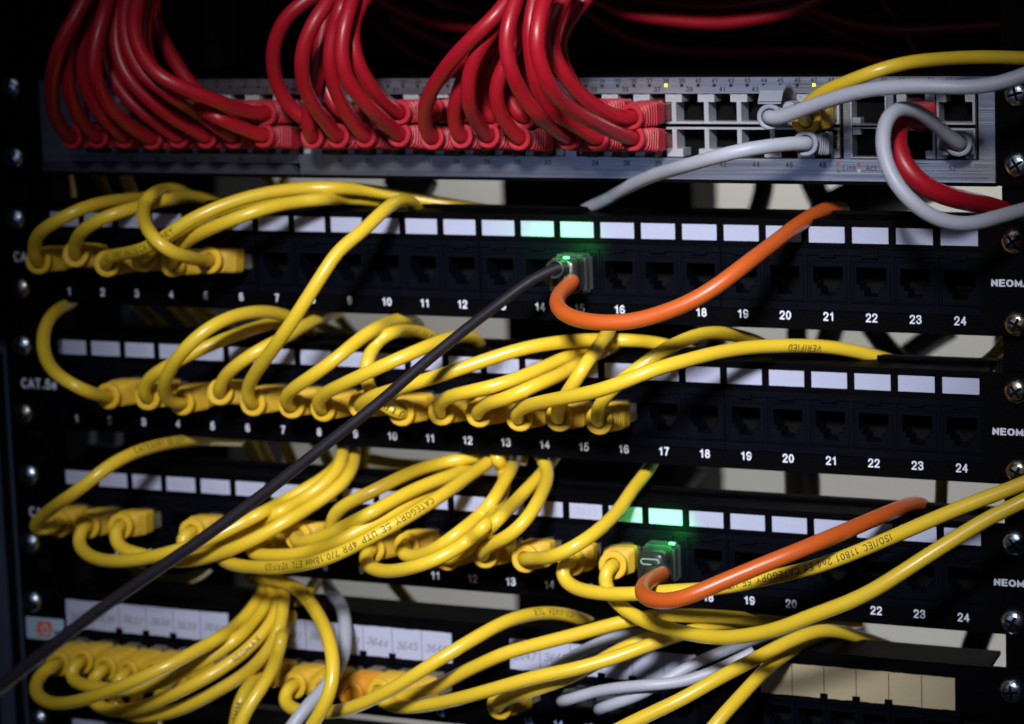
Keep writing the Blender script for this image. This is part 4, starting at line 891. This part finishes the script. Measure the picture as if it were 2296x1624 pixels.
def build_cable(c):
    base = c['jp'] if c['jp'] is not None else c['P'][0]
    t = empty(c['name'], base)
    tag(t, c['label'], c['cat'] or 'cable', c['group'])
    b = Vector(base)*MM
    P = c['P']
    j = link('jacket', tube_mesh(P-base, c['r'], CABMAT[c['kind']]), None, t)
    if c['boot']:
        ax = Vector(c['mp']-c['jp']); L = ax.length; ax.normalize()
        q = Vector((0, -1, 0)).rotation_difference(ax)
        bt = link('strain_boot', BOOT[c['kind']], None, t); bt.rotation_mode = 'QUATERNION'; bt.rotation_quaternion = q; bt.scale = (1, L/26.0, 1)
        pl = link('clear_plug', PLUG[c['kind']], None, bt)
        if c['latch']: link('latch_tab', LATCH, None, bt)
    for st, s, ang, flip in c['texts']:
        wrap_text(P-base+0.0, c['r'], st, s, ang, flip, TEXTCOL[c['kind']], j) if False else wrap_at(P, base, c['r'], st, s, ang, flip, TEXTCOL[c['kind']], j)
    return t
def wrap_at(P, base, r, st, s, ang, flip, m, parent):
    o = wrap_text(P, r, st, s, ang, flip, m, parent)
    if o:
        o.data.transform(Matrix.Translation(-Vector(base)*MM))
    return o
CAB_OBJ = [build_cable(c) for c in CABLES]
for o in CAB_OBJ:                                          # tall curved latch hood of the upper grey plug
    if o.get('label', '').startswith('pale grey cable crossing the top right'):
        bt = [c for c in o.children if c.name.startswith('strain_boot')][0]
        bm = bmesh.new(); prof = [(-6, 4.4), (-9, 7.5), (-13, 9.6), (-18, 10.2), (-22.5, 8.6), (-25.5, 4.8)]
        vs = [[bm.verts.new((x*MM, y*MM, (z+dz)*MM)) for y, z in prof for dz in (0, 0.9)] for x in (-4.4, 4.4)]
        for k in range(len(prof)-1):
            a, b = vs; i = 2*k
            bm.faces.new((a[i], a[i+2], b[i+2], b[i])); bm.faces.new((a[i+1], b[i+1], b[i+3], a[i+3]))
            bm.faces.new((a[i], a[i+1], a[i+3], a[i+2])); bm.faces.new((b[i], b[i+2], b[i+3], b[i+1]))
        link('latch_hood', mesh_from(bm, 'latch_hood'), M['grey_boot'], bt)

# loose plugs whose cable cannot be seen
def lone_plug(kind, jack, mouth, label):
    t = empty('cable_plug', (jack[0], 0, jack[1])); tag(t, label, 'plug', 'plugs in the lower panel whose cables are hidden')
    jp = np.array([jack[0], 0.0, jack[1]]); mp = U(mouth[0], mouth[1], 24)
    ax = Vector(mp-jp); L = ax.length; ax.normalize()
    bt = link('strain_boot', BOOT[kind], None, t); bt.rotation_mode = 'QUATERNION'; bt.rotation_quaternion = Vector((0, -1, 0)).rotation_difference(ax); bt.scale = (1, L/26, 1)
    link('clear_plug', PLUG[kind], None, bt)
lone_plug('y', V(1,2), (722,1545), 'yellow plug behind the grey hanging cable')
lone_plug('a', V(1,3), (785,1558), 'amber plug darker than the yellow ones beside it')

sh = boxes('shade_plate', [(-238, 243, 16, 300, 127.6, 131)], M['panel'], None, bevel=0.3); tag(sh, 'black plate added at the very top edge to shade the cables behind the switch', 'shade plate')  # added light blocker, mostly out of frame: keeps the key off the rear red cables

# ------------------------------------------------------------------ the two green-lit plugs
def glow_plug(jack, barrels, label, oval, led_px, led_d):
    x, z = jack
    t = empty('lit_plug', (x, 0, z)); tag(t, label, 'plug', 'dark plugs with a green light')
    bm = bmesh.new()
    S = [(4.5, 5.6, 6.6, 5), (5.0, 6.2, 7.2, 5), (14.5, 6.2, 7.2, 4.5), (16.0, 5.9, 6.9, 4), (16.8, 5.2, 6.2, 4)]
    rings = [superring(bm, *s, zc=-0.8) for s in S]; N = len(rings[0])
    for a, b in zip(rings, rings[1:]):
        for i in range(N): bm.faces.new((a[i], a[(i+1) % N], b[(i+1) % N], b[i]))
    bm.faces.new(rings[0]); bm.faces.new(rings[-1])
    link('plug_shell', mesh_from(bm, 'plug_shell', True), M['plug_black'], t)
    bm = bmesh.new(); box(bm, -6.9, 6.9, -9.5, -1.0, -8.6, 6.9); bmesh.ops.bevel(bm, geom=bm.edges[:], offset=1.3*MM, segments=3, affect='EDGES')
    link('clear_cover', mesh_from(bm, 'clear_cover'), M['clear_grey'], t)
    if oval:
        bm = bmesh.new(); n = 40; o_, i_ = [], []
        for k in range(n):
            a = 2*math.pi*k/n; c, s = math.cos(a), math.sin(a)
            px = 2.6*(1 if c > 0 else -1)+1.3*c if abs(c) > 1e-6 else 0; pz = 1.25*s
            sc = 1.0
            o_.append((px, pz)); i_.append((px-0.32*c, pz-0.32*s))
        for k in range(n):
            l = (k+1) % n
            prism(bm, [o_[k], o_[l], i_[l], i_[k]], -17.2, -16.9)
        ol = link('oval_outline', mesh_from(bm, 'oval_outline'), M['outline'], t); ol.location = (0, 0, 2.6*MM)
    for tgt, r0, s0 in barrels:
        a = np.array(s0)+np.array([x, 0, z]); b = U(tgt[0], tgt[1], tgt[2])
        ax = Vector(b-a); L = ax.length; ax.normalize()
        bm = bmesh.new(); n = 24; prof = [(0, r0*1.15), (L*.35, r0*1.12), (L*.4, r0*1.0)]
        y = L*.4
        while y < L-1.0:
            prof += [(y+.3, r0*.92), (y+.6, r0*1.05), (y+1.3, r0*1.05)]; y += 1.6
        prof += [(L, r0), (L+.1, r0*.82), (L-1.6, r0*.72)]
        rings = [[bm.verts.new((r*math.cos(2*math.pi*i/n)*MM, -yy*MM, r*math.sin(2*math.pi*i/n)*MM)) for i in range(n)] for yy, r in prof]
        for p_, q_ in zip(rings, rings[1:]):
            for i in range(n): bm.faces.new((p_[i], p_[(i+1) % n], q_[(i+1) % n], q_[i]))
        bm.faces.new(rings[0]); bm.faces.new(rings[-1])
        br = link('ribbed_barrel', mesh_from(bm, 'ribbed_barrel', True), M['plug_black'], t)
        br.location = Vector(a-np.array([x, 0, z]))*MM; br.rotation_mode = 'QUATERNION'; br.rotation_quaternion = Vector((0, -1, 0)).rotation_difference(ax)
    lp = U(*led_px, led_d)
    l = boxes('green_led', [(-1.1, 1.1, -0.6, 0.6, -0.35, 0.35)], M['led_green'], t, bevel=0.2); l.location = Vector(lp-np.array([x, 0, z]))*MM
    src = lp+np.array([-2.5, -6.0, 2.0])
    g = lamp('green_led_light', 'SPOT', src, src+np.array([-3, 10, -0.5]), 0.06, (0.04, 1.0, 0.13), shadow_soft_size=0.003, spot_size=math.radians(108), spot_blend=1.0)
    return t
glow_plug((PX_(15)-0.3, 15.5), [((1243, 604, 25), 3.6, (-0.5, -12, 2.0)), ((1281, 637, 24), 3.7, (0, -12, -3.6))], 'dark plug lit green at its top, joining the dark and the upper orange cable', False, (1270, 578), 17)
glow_plug((PX_(17)-0.6, PZ[2]-0.2), [((1483, 1288, 25), 4.0, (0, -14, -3.8))], 'dark plug lit green at its top, with an oval outline and the lower orange cable', True, (1507, 1219), 11)

# ------------------------------------------------------------------ things standing behind the panels
def rear_box(name, px0, px1, py, d, z0, z1, depth, m, label, cat, group=None):
    a = U(px0, py, -d)[0]; b = U(px1, py, -d)[0]
    o = boxes(name, [(0, b-a, 0, depth, 0, z1-z0)], M[m], None, bevel=1.0, loc=(a, d, z0)); tag(o, label, cat, group)
    return o
rear_box('rear_post', 1135, 1560, 740, 330, -600, 60, 40, 'rear_black', 'wide black upright cabinet post visible in the gaps near the middle of the rack', 'cabinet post')
rear_box('rear_cabinet', -700, 500, 740, 300, -600, 140, 60, 'rear_black', 'black equipment side behind the left part of the rack', 'cabinet')
rear_box('upper_cabinet', -800, 2900, 100, 330, 70, 700, 60, 'rear_black', 'black equipment above and behind the silver switch', 'cabinet')
rear_box('rear_module', 272, 470, 710, 150, -45, 0, 20, 'rear_grey', 'blurred blue-grey module in the gap below numbers 2 to 5', 'module')
rear_box('rear_bracket', 420, 535, 1010, 150, -104, -75, 4, 'rear_grey', 'blurred grey plate in the gap left of the amber cables', 'plate')
for i, (a, b) in enumerate(((148, 172), (188, 203), (215, 260))):
    rear_box('cable_guide', a, b, 1000, 120, -100, -72, 6, 'rear_grey', ('left', 'middle', 'right')[i]+'most of three faint grey upright guides in the gap under number 1', 'cable guide', 'faint upright guides')
for i, (a, b) in enumerate(((148, 165), (180, 190), (208, 218))):
    rear_box('cable_guide', a, b, 1280, 120, -160, -128, 6, 'rear_grey', ('left', 'middle', 'right')[i]+'most of three faint grey upright guides under the left loops', 'cable guide', 'faint upright guides')
# grey tag hanging under the switch
bm = bmesh.new(); p = [(-13, 2), (-9, 8), (6, 8), (13, 1), (9, -6), (-8, -6)]; prism(bm, p, 0, 8)
bmesh.ops.bevel(bm, geom=bm.edges[:], offset=0.8*MM, segments=2, affect='EDGES')
o = link('junction_block', mesh_from(bm, 'junction_block'), M['rear_grey']); o.location = Vector(U(912, 418, -110))*MM
tag(o, 'dark grey angular block behind the yellow arcs under the switch', 'junction block')
# pale card standing behind the upper left cables
bm = bmesh.new(); prism(bm, [(-14, 12), (0, 14), (14, 4), (4, -14), (-2, -2)], 0, 1.5)
o = link('paper_card', mesh_from(bm, 'paper_card'), M['rear_grey']); o.location = Vector(U(690, 30, -60))*MM; tag(o, 'small pale angular card at the top behind the lone red loop', 'card')
